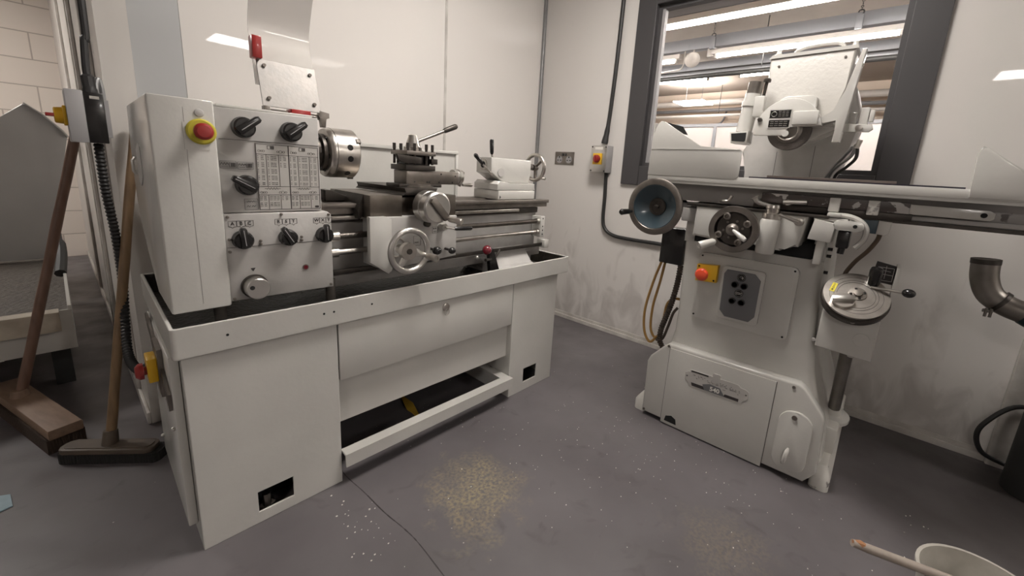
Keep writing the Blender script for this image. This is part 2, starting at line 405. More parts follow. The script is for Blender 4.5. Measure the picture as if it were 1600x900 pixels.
def text_mesh(body, size, mtx, m, parent, name='lettering', bold=0., th=.0006, label=None):
    c = bpy.data.curves.new('t', 'FONT'); c.body = body; c.size = size; c.align_x = 'CENTER'; c.align_y = 'CENTER'; c.extrude = th; c.offset = bold; c.resolution_u = 3
    o = bpy.data.objects.new('t', c); COL.objects.link(o)
    dg = bpy.context.evaluated_depsgraph_get(); me = bpy.data.meshes.new_from_object(o.evaluated_get(dg))
    bpy.data.objects.remove(o); bpy.data.curves.remove(c)
    me.transform(mtx); me.materials.clear(); me.materials.append(M[m]); me.name = name
    ob = bpy.data.objects.new(name, me); COL.objects.link(ob); ob.parent = parent
    if label: ob['label'] = label
    return ob
def on_front(x, y, z, rot=0.):   # text frame on a plane facing -y
    return Matrix.Translation((x, y, z)) @ Matrix.Rotation(PI/2, 4, 'X') @ Matrix.Rotation(rot, 4, 'Z')

# ---------------------------------------------------------------- the room
XW = 2.497; YB = 2.10; CZ = 2.6
# window opening in the right-hand wall (x = XW): y .07..1.227, z 1.165..2.094
WY0, WY1, WZ0, WZ1 = .07, 1.227, 1.165, 2.094
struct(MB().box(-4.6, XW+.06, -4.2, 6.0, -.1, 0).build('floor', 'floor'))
b = MB()
for (y0, y1, z0, z1) in ((-4.2, WY0-.06, 0, CZ), (WY1+.06, YB, 0, CZ), (WY0-.06, WY1+.06, 0, WZ0-.06), (WY0-.06, WY1+.06, WZ1+.06, CZ)):
    b.box(XW, XW+.1, y0, y1, z0, z1)
struct(b.build('wall_right', 'wall_win'))
struct(MB().box(.382, XW, YB, YB+.1, 0, CZ).build('wall_back', 'wall'))
struct(MB().box(.151, .235, YB-.02, YB+.1, 0, CZ).box(.151, .235, YB+.1, 5.93, 0, CZ).build('wall_partition', 'post'))
struct(MB().box(.237, .380, YB-.004, YB+.1, 0, CZ).build('trim_1', 'blue_grey'))
struct(MB().box(-4.6, .151, 5.93, 6.03, 0, CZ).build('wall_blockwork', 'block'))
struct(MB().box(-4.7, -4.6, -4.2, 6.03, 0, CZ).build('wall_left', 'wall_win'))
struct(MB().box(-4.7, XW+.1, -4.3, -4.2, 0, CZ).build('wall_behind', 'wall_win'))
struct(MB().box(-4.7, XW+.1, -4.3, 6.03, CZ, CZ+.08).build('ceiling', 'ceiling'))
# thin joint strips, corner trim and skirtings
struct(MB().box(1.606, 1.622, YB-.003, YB, .0, CZ).build('trim_2', 'trim'))
struct(MB().box(XW-.022, XW, YB-.022, YB, 0, CZ).build('trim_3', 'conduit', bev=.004))
struct(MB().box(XW-.012, XW, -4.2, YB-.022, 0, .028).box(XW-.004, XW, -4.2, YB-.022, .028, .050).build('baseboard_right', 'trim', bev=.003))
struct(MB().box(.382, XW-.02, YB-.012, YB, 0, .06).build('baseboard_back', 'trim', bev=.003))
struct(MB().box(.139, .151, YB-.02, 5.93, 0, .05).build('baseboard_left', 'trim', bev=.003))
b = MB()
for y in (2.34, 2.50, 3.15, 3.30, 4.3): b.box(.136, .151, y, y+.035, .05, CZ, r=.004)
struct(b.build('trim_4', 'trim'))
struct(MB().box(XW-.03, XW, -.560, -.495, 0, 1.0, r=.004).build('trim_5', 'trim'))
# window: charcoal frame, inner bead, pane
win = MB()
fo = .12
for (y0, y1, z0, z1) in ((WY0-fo, WY0, WZ0-fo, WZ1+fo), (WY1, WY1+fo, WZ0-fo, WZ1+fo), (WY0, WY1, WZ0-fo, WZ0), (WY0, WY1, WZ1, WZ1+fo)):
    win.box(XW-.022, XW+.11, y0, y1, z0, z1)
wo = struct(win.build('window_1', 'frame', bev=.003))
b = MB()
for (y0, y1, z0, z1) in ((WY0, WY0+.022, WZ0, WZ1), (WY1-.022, WY1, WZ0, WZ1), (WY0+.022, WY1-.022, WZ0, WZ0+.022), (WY0+.022, WY1-.022, WZ1-.022, WZ1)):
    b.box(XW+.012, XW+.06, y0, y1, z0, z1)
b.build('glazing_bead', 'frame', wo)
b = MB().box(XW+.014, XW+.05, WY1-.040, WY1-.0225, WZ0+.022, WZ1-.022); b.build('window_seal', 'frame_in', wo)
def glass():
    m = bpy.data.materials.new('window_glass'); m.use_nodes = True; nt = m.node_tree; nt.nodes.clear()
    o = nt.nodes.new('ShaderNodeOutputMaterial'); mx = nt.nodes.new('ShaderNodeMixShader'); t = nt.nodes.new('ShaderNodeBsdfTransparent'); g = nt.nodes.new('ShaderNodeBsdfGlossy')
    g.inputs['Roughness'].default_value = .02; fr = nt.nodes.new('ShaderNodeFresnel'); fr.inputs[0].default_value = 1.3
    t.inputs[0].default_value = (.97, .97, .97, 1)
    nt.links.new(fr.outputs[0], mx.inputs[0]); nt.links.new(t.outputs[0], mx.inputs[1]); nt.links.new(g.outputs[0], mx.inputs[2]); nt.links.new(mx.outputs[0], o.inputs[0]); return m
M['glass'] = glass()
MB().box(XW+.052, XW+.058, WY0+.01, WY1-.01, WZ0+.01, WZ1-.01).build('window_pane', 'glass', wo)

# ceiling panels of this room; the last one is added to brighten the blockwork
for i, (x, y) in enumerate(((1.29, .70), (1.9, -2.96), (-3.0, -1.0), (-1.1, 4.3))):
    lab = ['square ceiling light panel above the front of the surface grinder', 'square ceiling light panel in the far right corner behind the camera',
           'square ceiling light panel near the left wall', 'added unseen light panel brightening the blockwork wall'][i]
    e = empty('ceiling_light', (x, y, CZ), 0, lab, 'ceiling light', 'square ceiling light panels')
    MB().box(-.285, .285, -.285, .285, -.012, -.004).build('diffuser', 'panel_light', e)
    b = MB()
    for q in ((-.3, .3, -.3, -.285), (-.3, .3, .285, .3), (-.3, -.285, -.285, .285), (.285, .3, -.285, .285)): b.box(*q, -.016, 0)
    b.build('frame', 'trim', e)

# the hall behind the window
HX = 9.9; HZ = 3.0
struct(MB().box(XW+.1, HX, -6.2, 8.2, -.1, 0).build('floor_hall', 'floor'))
struct(MB().box(XW+.1, HX, -6.2, 8.2, HZ, HZ+.1).build('ceiling_hall', 'hall_ceiling'))
struct(MB().box(HX, HX+.1, -6.2, 8.2, 0, HZ).build('wall_hall', 'hall_wall'))
struct(MB().box(XW+.1, HX, 8.2, 8.3, 0, HZ).build('wall_hall_left', 'hall_wall'))
struct(MB().box(XW+.1, HX, -6.3, -6.2, 0, HZ).build('wall_hall_right', 'hall_wall'))
struct(MB().box(XW, XW+.1, YB+.1, 8.2, 0, HZ).build('wall_hall_near', 'hall_wall'))
struct(MB().box(XW, XW+.1, -6.2, -4.2, 0, HZ).box(XW, XW+.1, -4.2, YB+.1, CZ, HZ+.05).build('wall_hall_side', 'hall_wall'))
# white partition with grey rails inside the hall
e = empty('hall_partition', (7.6, 0, 0), 0, 'white partition with grey top rail and posts across the hall beyond the window', 'partition')
MB().box(0, .04, -5, 7, .02, 2.0).build('panel', 'hall_panel', e)
MB().box(-.02, .06, -5, 7, 2.0, 2.05).build('top_rail', 'grey_trunk', e)
for y in (-2.6, -.75, 1.15, 2.45, 4.4): MB().box(-.02, .0, y-.025, y+.025, 0, 2.0).build('post', 'grey_trunk', e)

def light_row(x, segs, lab):
    for (y0, y1, name) in segs:
        e = empty('tube_light', (x, (y0+y1)/2, 2.6), 0, lab+name, 'tube light', 'tube lights in the hall')
        h = (y1-y0)/2
        MB().box(-.045, .045, -h-.06, h+.06, .02, .075, r=.006).build('fitting', 'fitting', e)
        MB().cyl((0, -h, 0), (0, h, 0), .02, seg=12).build('tube', 'hall_tube', e)
        for s_ in (-1, 1): MB().box(-.025, .025, s_*h-.02*(s_ < 0), s_*h+.02*(s_ > 0), -.025, .03).build('end_cap', 'fitting', e)
light_row(4.36, ((-2.3, -.85, 'far right'), (-.70, 2.15, 'seen across the top of the window'), (2.45, 5.0, 'hidden left')), 'nearest tube light row in the hall, ')
light_row(5.60, ((-2.9, -.05, 'right end'), (.225, 1.91, 'long tube in the middle of the window'), (2.43, 4.2, 'short length at the left window edge')), 'second tube light row in the hall, ')
light_row(6.75, ((-2.6, .20, 'right of the wheel head'), (.56, 1.93, 'behind the wheel head'), (2.40, 4.6, 'left of the suction nozzle')), 'third tube light row in the hall, ')
for (x, z, lab) in ((4.40, 2.70, 'grey trunking above the nearest tube light row'), (5.66, 2.72, 'grey trunking above the second tube light row'), (6.80, 2.72, 'grey trunking above the third tube light row')):
    tag(MB().box(x-.03, x+.09, -5, 7, z, z+.14, r=.006).build('cable_trunking', 'grey_trunk'), lab, 'trunking')
    b = MB()
for i, (x, z, r, m_, lab) in enumerate(((6.2, 2.52, .03, 'pipe_black', 'thin dark service pipe between the second and third tube rows'), (6.32, 2.58, .035, 'grey_trunk', 'grey service pipe beside the thin dark pipe'),
        (6.42, 2.63, .03, 'pipe_black', 'upper dark service pipe near the third tube row'), (9.5, 2.72, .06, 'fitting', 'pale pipe high on the far hall wall'), (9.6, 2.58, .035, 'grey_trunk', 'grey pipe lower on the far hall wall'), (9.45, 2.45, .03, 'fitting', 'thin pale pipe lowest on the far hall wall'))):
    tag(MB().cyl((x, -5.2, z), (x, 7.2, z), r, seg=14).build('service_pipe', m_), lab, 'pipe')
e = empty('hall_light_panel', (8.68, 3.3, 2.6), 0, 'square light panel hanging far back in the hall, left of the suction nozzle', 'ceiling light')
MB().box(-.29, .29, -.29, .29, -.012, 0).build('diffuser', 'panel_light', e)
b = MB()
for (dx, dy) in ((-.25, -.25), (.25, .25)): b.cyl((dx, dy, 0), (dx, dy, .4), .004, seg=6)
b.split('suspension_wire', 'grey_trunk', e)
e = empty('emergency_light', (5.55, 2.20, 2.56), 0, 'round white emergency light between the tube lengths at the left of the window', 'emergency light')
MB().lathe([(0, .075), (.02, .09), (.05, .09), (.07, .06)], (0, 0, .03), (-.6, -.4, -.4)).build('housing', 'trim', e)
MB().tube([(.03, .02, .02), (.085, .02, .04), (.095, .02, .1605)], .012, 8).build('mounting_arm', 'trim', e)
tag(MB().box(5.66, 5.74, 1.95, 2.06, 2.62, 2.7205, r=.005).build('junction_box', 'fitting'), 'pale junction box beside the round emergency light', 'junction box')
tag(MB().tube(smooth([(5.66, 2.34, 2.7195), (5.64, 2.35, 2.52), (5.60, 2.5, 2.48), (5.62, 2.9, 2.47), (5.60, 3.1, 2.50)]), .01, 8).build('loose_cable', 'trim'), 'white cable drooping from the round emergency light', 'cable')
for (x, y, lab) in ((5.50, 1.95, 'hanging chain and hook above the left tube lights'), (5.50, .55, 'hanging chain and hook above the right tube lights')):
    e = empty('chain_hook', (x, y, 2.76), 0, lab, 'chain', 'chain hooks on the hall ceiling')
    b = MB()
    for k in range(7): b.torus((0, 0, .24-.027*k), (1, 0, 0) if k % 2 else (0, 1, 0), .010, .003, 10, 5)
    b.build('chain', 'pipe_black', e); MB().torus((0, 0, .055), (1, 0, 0), .022, .006, 14, 6, 0, 4.6).build('hook', 'pipe_black', e); MB().box(-.02, .02, -.03, .03, -.10, .035, r=.006).build('block', 'grey_trunk', e)
for (x, y, lab) in ((5.7, 1.42, 'thin ceiling rod left of the wheel head cover'), (6.1, 0.15, 'thin ceiling rod near the right window edge'), (9.2, 2.95, 'thin ceiling rod by the hanging light panel')):
    tag(MB().cyl((x, y, 2.45), (x, y, 3.0), .006, seg=6).build('ceiling_rod', 'pipe_black'), lab, 'rod')
tag(MB().box(5.66, 5.74, .03, .19, 2.60, 2.7205, r=.005).build('junction_box', 'fitting'), 'white junction box near the top right window corner', 'junction box')
b = MB(); b.prism([(0, 0), (0, .22), (.03, .22), (.03, .05), (.20, .22), (.22, .2), (.05, 0)], -.02, .02, 'y')
o = b.build('wall_bracket', 'pipe_black'); o.location = (9.55, 2.35, 2.18); tag(o, 'small dark wall bracket on the far hall wall beside the nozzle', 'bracket')
tag(MB().tube(smooth([(9.82, 4.1, 2.25), (9.82, 3.3, 2.30), (9.82, 3.05, 2.36), (9.82, 2.98, 2.62)], 5), .02, 8).build('wall_conduit', 'grey_trunk'), 'bent grey conduit on the far hall wall below the light panel', 'conduit')

# ---------------------------------------------------------------- things on the walls
# double socket
e = empty('wall_socket', (XW, 1.829, 1.197), -PI/2, 'metal double power socket on the wall between lathe and isolator', 'socket')   # local x along -y world, local -y out of the wall
MB().box(-.084, .084, -.006, 0, -.045, .045, r=.002).build('face_plate', 'steel_dull', e, 'brushed metal face plate')
for sx in (-.042, .042):
    b = MB(); b.lathe([(0, .026), (.0012, .026)], (sx, -.006, -.010), (0, -1, 0), 20); b.build('socket_outlet', 'grey_box', e, 'pale outlet disc')
    b = MB()
    b.box(sx-.004, sx+.004, -.009, -.007, .002, .013); b.box(sx-.017, sx-.007, -.009, -.007, -.018, -.012); b.box(sx+.007, sx+.017, -.009, -.007, -.018, -.012); b.split('pin_hole', 'black_matt', e)
for sx in (-.012, .012): MB().box(sx-.007, sx+.007, -.012, -.006, .016, .034, r=.001).build('rocker_switch', 'black', e)
# isolator on the window wall
e = empty('isolator_switch', (XW, 1.497, 1.197), -PI/2, 'grey wall isolator with red rotary handle on yellow plate beside the window', 'switch')
MB().box(-.06, .062, -.075, 0, -.088, .088, r=.004).build('housing', 'grey_box', e)
MB().box(-.058, .06, -.079, -.075, -.086, .086, r=.001).build('cover', 'alu', e)
b = MB()
for sx in (-.05, .052):
    for sz in (-.077, .077): b.cyl((sx, -.079, sz), (sx, -.081, sz), .005, seg=10)
b.split('screw', 'black', e)
MB().box(-.036, .030, -.090, -.079, -.036, .036, r=.002).build('yellow_plate', 'yellow', e)
h = MB().lathe([(0, .026), (.012, .025), (.022, .018), (.024, .012)], (-.003, -.090, 0), (0, -1, 0)).build('rotary_handle', 'red', e)
MB().box(-.008, .002, -.121, -.11, -.022, .022, R=Matrix.Rotation(0, 4, 'Y'), r=.002).build('grip', 'red', h)
MB().box(-.03, .03, -.0805, -.079, .060, .076).build('label_strip', 'white_ink', e)
# black cable down to isolator and on towards the grinder
tag(MB().tube(smooth([(XW-.02, 1.445, CZ), (XW-.02, 1.455, 2.2), (XW-.02, 1.462, 1.8), (XW-.02, 1.478, 1.45), (XW-.03, 1.490, 1.30)]), [.013]*20+[.017, .017, .020, .022, .022], 10).build('power_cable', 'rubber'), 'black cable dropping from above into the wall isolator', 'cable')
tag(MB().tube(smooth([(XW-.02, 1.462, 1.11), (XW-.018, 1.455, .95), (XW-.018, 1.452, .80), (XW-.018, 1.43, .735), (XW-.018, 1.37, .70), (XW-.018, 1.25, .69), (XW-.018, .95, .69), (XW-.018, .6, .66)]), .012, 10).build('power_cable', 'rubber'), 'black cable running from the isolator down and right behind the grinder', 'cable')

# ---------------------------------------------------------------- lathe
LATHE = empty('metal_lathe', (.160, 1.260, 0), math.radians(-1.57), 'white painted metalworking lathe on a two-pedestal cabinet against the back wall', 'lathe')
P = LATHE
# pedestals
def pedestal(x0, x1, hx0, hx1, hz0, hz1):
    b = MB()
    b.plate_hole(x0, x1, 0, .586, hx0, hx1, hz0, hz1, 0, .006)
    b.box(x0, x0+.004, .006, .52, 0, .586); b.box(x1-.004, x1, .006, .52, 0, .586); b.box(x0+.004, x1-.004, .516, .52, 0, .586)
    o = b.build('pedestal', 'white', P, bev=.0025)
    MB().box(hx0-.03, hx1+.03, .10, .104, .0, hz1+.05).build('pedestal_shade', 'black_matt', o)  # black sheet behind the hole, painted shade of the hollow pedestal
    return o
pl = pedestal(0, .388, .137, .234, .038, .106)
pedestal(1.198, 1.520, 1.300, 1.396, .047, .119)
b = MB(); b.cyl((.165, .03, 0), (.165, .03, .07), .012, seg=8); b.lathe([(0, .028), (.012, .028), (.02, .018)], (.165, .045, .015), (0, 0, 1), 6); b.build('levelling_foot', 'steel_dull', pl)
# end cover panel with slotted e-stop bracket on the left side
MB().box(-.022, -.001, .045, .50, .062, .575, r=.003).build('end_cover', 'white', P)
MB().prism([(.06, .42), (.44, .56), (.44, .585), (.40, .585), (.05, .47)], -.030, -.023, 'x').build('slotted_bracket', 'steel_dull', P)
b = MB()
for (y, z) in ((.42, .56), (.20, .50), (.10, .44), (.07, .36), (.45, .14)): b.ball((-.026, y, z), .006)
b.split('rivet', 'alu', P)
es = MB().box(-.055, -.034, .175, .240, .460, .530, r=.003).build('emergency_stop', 'yellow', P, 'yellow emergency stop box with red button on the left end')
MB().box(-.034, -.023, .155, .265, .42, .56).build('mounting_plate', 'steel_dull', es)
MB().lathe([(0, .012), (.006, .012), (.007, .023), (.016, .023), (.024, .015), (.025, .004)], (-.055, .208, .488), (-1, 0, 0)).build('mushroom_button', 'red', es)
# drawer/front panels between pedestals
d = MB().box(.392, 1.193, -.002, .012, .382, .584, r=.003).build('front_door', 'white', P)
b = MB().lathe([(0, .016), (.004, .016), (.006, .012)], (.812, -.002, .550), (0, -1, 0), 20); b.build('lock', 'steel', d)
b = MB(); b.torus((.812, -.012, .532), (0.2, -1, 0), .013, .0012, 20, 5); b.build('key_ring', 'steel', d)
MB().box(.388, 1.198, .030, .045, .212, .40).build('lower_panel', 'white', P)
MB().box(.388, 1.198, .50, .51, .0, .586).build('rear_panel_shade', 'black_matt', P)  # black colour stands in for the shade under the cabinet
MB().prism([(-.030, .118), (.012, .118), (.012, .112), (-.024, .112), (-.024, .070), (-.030, .070)], .390, 1.196, 'x', r=.0012).build('foot_rail', 'white', P)
b = MB(); b.box(1.150, 1.196, .012, .34, .105, .117); b.build('foot_rail_bracket', 'white', P)
# chip tray
TX0, TX1, TY0, TY1, TZ0, TZ1 = -.017, 1.592, -.014, .645, .584, .667
tray = MB()
tray.prism(rrect(TX0, TX1, TY0, TY1, .012, 4), TZ0, TZ0+.006, 'z')
def rimwall(b, x0, x1, y0, y1, z0, z1, th, r=.012):
    o = rrect(x0, x1, y0, y1, r, 4); i = rrect(x0+th, x1-th, y0+th, y1-th, max(r-th, .002), 4)
    t = bmesh.new(); n = len(o)
    A = [[t.verts.new((p[0], p[1], z)) for p in q] for z in (z0, z1) for q in (o, i)]
    for k in range(n):
        j = (k+1) % n
        t.faces.new((A[0][k], A[0][j], A[2][j], A[2][k])); t.faces.new((A[1][k], A[3][k], A[3][j], A[1][j]))
        t.faces.new((A[2][k], A[2][j], A[3][j], A[3][k])); t.faces.new((A[0][k], A[1][k], A[1][j], A[0][j]))
    b._add(t)
rimwall(tray, TX0, TX1, TY0, TY1, TZ0, TZ1, .009)
tr = tray.build('chip_tray', 'white', P, bev=.002)
b = MB(); b.box(TX0+.0095, TX1-.0095, TY0+.0095, TY1-.0095, TZ0+.0065, TZ0+.014)
for q in ((TX0+.0094, TX0+.0108, TY0+.011, TY1-.011), (TX1-.0108, TX1-.0094, TY0+.011, TY1-.011), (TX0+.011, TX1-.011, TY1-.0108, TY1-.0094), (TX0+.011, TX1-.011, TY0+.0094, TY0+.0108)):
    b.box(q[0], q[1], q[2], q[3], TZ0+.013, TZ1-.004)
b.build('tray_bottom', 'oily', tr, 'oily black inside of the tray')
b = MB()
for x, z in ((.098, .637), (.345, .640), (.375, .640), (.500, .640)): b.cyl((x, TY0+.001, z-.010), (x, TY0-.0008, z-.010), .0035, seg=8)
b.split('screw_hole', 'black_matt', tr)
b = MB()
for i in range(420):
    x = random.uniform(.2, 1.55); y = random.uniform(.0, .16) if random.random() < .7 else random.uniform(.0, .6); a = random.uniform(0, PI); s_ = random.uniform(.0015, .004)
    b.box(-s_, s_, -.001, .001, 0, .0015, R=Matrix.Translation((x, y, TZ0+.0142)) @ Matrix.Rotation(a, 4, 'Z') @ Matrix.Rotation(.3, 4, 'X'))
o = b.build('swarf', 'alu', tr, 'bright metal swarf'); o['kind'] = 'stuff'

# gear cover (left end)
b = MB(); side = [(.060, .682), (.060, 1.222), (.53, 1.222), (.57, 1.10), (.595, .975), (.567, .872), (.454, .784), (.345, .725), (.30, .682)]
b.prism(side, -.001, .129, 'x', r=.006)
gc = b.build('gear_cover', 'white', P, bev=.002)
MB().prism([(.30, 1.10), (.34, 1.11), (.40, 1.09), (.40, 1.0), (.36, .99), (.30, 1.02)], -.003, -.001, 'x').build('side_badge', 'grey_paint', gc)
b = MB(); b.tube([(-.008, .385, 1.02), (-.014, .385, 1.03), (-.014, .385, 1.06), (-.008, .385, 1.07)], .004, 8); b.build('latch', 'alu', gc)
b = MB(); b.prism([(.062, 1.165), (.098, 1.165), (.112, 1.155), (.112, 1.10), (.062, 1.10), (.062, 1.10)], .0585, .060, 'y'); b.build('switch_plate', 'white', gc)
MB().lathe([(0, .010), (.003, .009), (.004, .005)], (.097, .060, 1.190), (0, -1, 0), 16).build('indicator_lamp', 'grey_paint', gc)
q = MB().lathe([(0, .031), (.006, .031), (.010, .027)], (.0975, .060, 1.145), (0, -1, 0)).build('emergency_stop_base', 'olive_yellow', gc, 'yellow-green ring')
MB().lathe([(0, .012), (.012, .012), (.013, .020), (.024, .020), (.030, .014), (.031, .003)], (.0975, .050, 1.145), (0, -1, 0)).build('emergency_stop_button', 'red', q, 'red mushroom button')
MB().box(.0655, .066, .0595, .061, .70, 1.20).build('cover_seam', 'ink_grey', gc)

# headstock
hs = MB().prism([(.131, .937), (.388, .937), (.388, 1.214), (.131, 1.212)], .080, .42, 'y', r=.004).build('headstock', 'grey_paint', P, bev=.001)
MB().box(.136, .386, .0785, .080, 1.132, 1.1335).split('panel_seam', 'ink_grey', hs)
b = MB().box(.140, .380, .10, .40, 1.214, 1.222, r=.003); b.build('top_lid', 'white', hs)
# gearbox below
gb = MB().prism([(.129, .690), (.411, .687), (.411, .925), (.400, .934), (.129, .936)], .068, .36, 'y', r=.003).build('feed_gearbox', 'grey_paint', P, bev=.001)
MB().box(.131, .409, .0670, .068, .8425, .844).split('panel_seam', 'ink_grey', gb)
b = MB()
for (x, z) in ((.137, .928), (.268, .931), (.402, .925), (.137, .866), (.136, .832), (.211, .857), (.211, .848), (.320, .860), (.320, .850), (.137, .697), (.401, .697)): b.lathe([(0, .004), (.003, .004), (.0035, .002)], (x, .068, z), (0, -1, 0), 10)
b.split('cap_screw', 'steel_dull', gb)
MB().lathe([(0, .009), (.002, .009)], (.327, .068, .764), (0, -1, 0), 20).build('sight_glass', 'steel_dull', gb)
MB().lathe([(0, .006), (.001, .006)], (.327, .0655, .764), (0, -1, 0), 20).build('sight_glass_hole', 'dark_red', gb)
q = MB().lathe([(0, .034), (.008, .034)], (.187, .068, .727), (0, -1, 0)).build('feed_dial', 'steel_dark', gb)
qq = MB().lathe([(0, .030), (.034, .030), (.036, .028)], (.187, .062, .727), (0, -1, 0)).build('dial_knob', 'alu', q)
MB().lathe([(0, .006), (.001, .006)], (.172, .0255, .733), (0, -1, 0), 14).build('dial_hole', 'black_matt', qq)
MB().prism([(.181, .780), (.193, .780), (.187, .770)], .067, .068, 'y').build('dial_pointer', 'ink', gb)
# selector knobs
def knob(x, z, y, ang, par, r=.027, ln=.043):
    k = MB().lathe([(0, r*1.03), (.006, r*1.03), (.008, r), (.022, r*.95), (.026, r*.8)], (x, y, z), (0, -1, 0), 28).build('selector_knob', 'black', par)
    R = Matrix.Translation((x, y, z)) @ Matrix.Rotation(-ang, 4, 'Y')
    MB().prism([(-r*.75, -r*.40), (ln*.85, -r*.34), (ln, -r*.22), (ln, r*.22), (ln*.85, r*.34), (-r*.75, r*.40)], -.036, -.020, 'y', R=R, r=.002).build('pointer', 'black', k)
    MB().prism([(-r*.5, -.0009), (ln*.85, -.0009), (ln*.85, .0009), (-r*.5, .0009)], -.0372, -.0358, 'y', R=R).build('index_line', 'grey_box', k)
    return k
knob(.192, 1.166, .080, math.radians(38), hs); knob(.309, 1.166, .080, math.radians(38), hs); knob(.190, 1.013, .080, math.radians(150), hs)
knob(.167, .864, .068, math.radians(95), gb, .025, .036); knob(.281, .862, .068, math.radians(120), gb, .024, .038); knob(.385, .862, .068, math.radians(92), gb, .024, .036)
# letter plates
def letters(txt, xs, z, y, par):
    for t, x in zip(txt, xs):
        b = MB(); w2, h = .0095, .0075
        ol = [(x-w2, z+h), (x+w2, z+h), (x+w2, z-h), (x+.003, z-h-.001), (x, z-h-.005), (x-.003, z-h-.001), (x-w2, z-h)]
        for p, q_ in zip(ol, ol[1:]+ol[:1]):
            dx, dz = q_[0]-p[0], q_[1]-p[1]; L_ = math.hypot(dx, dz); nx, nz = -dz/L_*.0004, dx/L_*.0004
            b.prism([(p[0]-nx, p[1]-nz), (q_[0]-nx, q_[1]-nz), (q_[0]+nx, q_[1]+nz), (p[0]+nx, p[1]+nz)], y-.0006, y, 'y')
        pl_ = b.build('letter_box', 'ink', par)
        text_mesh(t, .013, on_front(x, y-.0005, z), 'ink', pl_, bold=.0002)
letters('ABC', (.147, .167, .187), .909, .068, gb); letters('RST', (.260, .280, .300), .909, .068, gb); letters('WXY', (.366, .3845, .403), .908, .068, gb)
# thread chart plate
cx0, cx1, cz0, cz1 = .2175, .383, .944, 1.127
ch = MB().box(cx0, cx1, .0782, .080, cz0, cz1).build('thread_chart', 'chart', hs, 'printed metal thread chart')
b = MB(); Y0, Y1 = .0774, .0783
def ln(x0, z0, x1, z1, t=.0009):
    dx, dz = x1-x0, z1-z0; L_ = math.hypot(dx, dz); nx, nz = -dz/L_*t/2, dx/L_*t/2
    b.prism([(x0-nx, z0-nz), (x1-nx, z1-nz), (x1+nx, z1+nz), (x0+nx, z0+nz)], Y0, Y1, 'y')
cm = (cx0+cx1)/2
for x in (cx0+.0008, cx1-.0008): ln(x, cz0, x, cz1, .0012)
ln(cm, cz0, cm, cz1, .0022)
zr = (cz1-.0008, cz1-.028, cz0+.066, cz0+.042, cz0+.0008)
for z in zr: ln(cx0, z, cx1, z, .0012)
for hx in (cx0, cm):
    wcol = cm-cx0
    for f in (.30, .68):
        ln(hx+wcol*f, zr[1], hx+wcol*f, zr[2]); ln(hx+wcol*f, zr[3], hx+wcol*f, zr[4])
    for (zc, big) in ((cz1-.013, True), (cz0+.055, False)):
        zz = zc+(.004 if big else .005)
        if big:
            for (a, c_) in (((hx+.029, zz+.005), (hx+.045, zz+.005)), ((hx+.029, zz-.004), (hx+.045, zz-.004)), ((hx+.029, zz-.004), (hx+.029, zz+.005)), ((hx+.045, zz-.004), (hx+.045, zz+.005))): ln(*a, *c_)
            for k in range(3): b.box(hx+.0365+k*.003, hx+.0385+k*.003, Y0, Y1, zz-.003, zz+.004)
        else:
            pz = [(hx+.022+k*.0035, zz+(.0025 if k % 2 else -.0025)) for k in range(9)]
            for p, q_ in zip(pz, pz[1:]): ln(*p, *q_, .0008)
            ln(hx+.016, zz, hx+.022, zz); ln(hx+.050, zz, hx+.057, zz)
        for (xx, r_) in ((.008, .003), (.014, .0025), (.019, .0028), (.055, .0028), (.062, .004), (.070, .0028)):
            for k in range(10):
                a0, a1 = 2*PI*k/10, 2*PI*(k+1)/10
                ln(hx+xx+r_*math.cos(a0), zc-.006+r_*math.sin(a0), hx+xx+r_*math.cos(a1), zc-.006+r_*math.sin(a1), .0005)
    zrows = [zr[1]-.005-.0046*k for k in range(int((zr[1]-zr[2]-.006)/.0046))]
    for ri, z in enumerate(zrows):
        if ri % 4 == 3: continue
        for (xx, n_) in ((.003, 1), (.012, 2), (.028, 1), (.036, 2), (.044, 2), (.060, 1), (.069, 2)):
            if xx > .055 and ri > (6 if hx == cx0 else 30): continue
            for k in range(n_):
                wv = random.uniform(.0018, .0030); b.box(hx+xx+k*.0036, hx+xx+k*.0036+wv, Y0, Y1, z-.0008, z+.0008)
    zrows = [zr[3]-.005-.0044*k for k in range(8)]
    for ri, z in enumerate(zrows):
        if ri % 4 == 3: continue
        for (xx, n_) in ((.003, 2), (.013, 2), (.028, 2), (.037, 2), (.046, 2), (.060, 1), (.069, 2)):
            if xx > .055 and ri > 2: continue
            for k in range(n_):
                wv = random.uniform(.0018, .0030); b.box(hx+xx+k*.0036, hx+xx+k*.0036+wv, Y0, Y1, z-.0008, z+.0008)
b.prism(rrect(cx1-.016, cx1-.004, cz0+.003, cz0+.009, .0028, 4), Y0, Y1, 'y')
b.build('chart_print', 'ink', ch)
# direction symbol plates
b = MB()
def frame_rect(x0, x1, z0, z1, t=.0008):
    for a in ((x0, z0, x1, z0), (x1, z0, x1, z1), (x1, z1, x0, z1), (x0, z1, x0, z0)): ln(*a, t)
def zig(x, z, n, w_, h_):
    pz = [(x+k*w_, z+(h_ if k % 2 else -h_)) for k in range(n)]
    for p, q_ in zip(pz, pz[1:]): ln(*p, *q_, .0009)
frame_rect(.1335, .170, 1.058, 1.076); frame_rect(.173, .209, 1.056, 1.075)
zig(.1345, 1.069, 7, .003, .003); zig(.175, 1.068, 7, .003, .003); ln(.136, 1.062, .152, 1.062); ln(.176, 1.061, .190, 1.061)
for x0 in (.154, .193): frame_rect(x0, x0+.013, 1.061, 1.072)
for k in range(4): b.box(.158+k*.0022, .1592+k*.0022, Y0, Y1, 1.062, 1.071); b.box(.197+k*.0022, .1982+k*.0022, Y0, Y1, 1.062, 1.071)
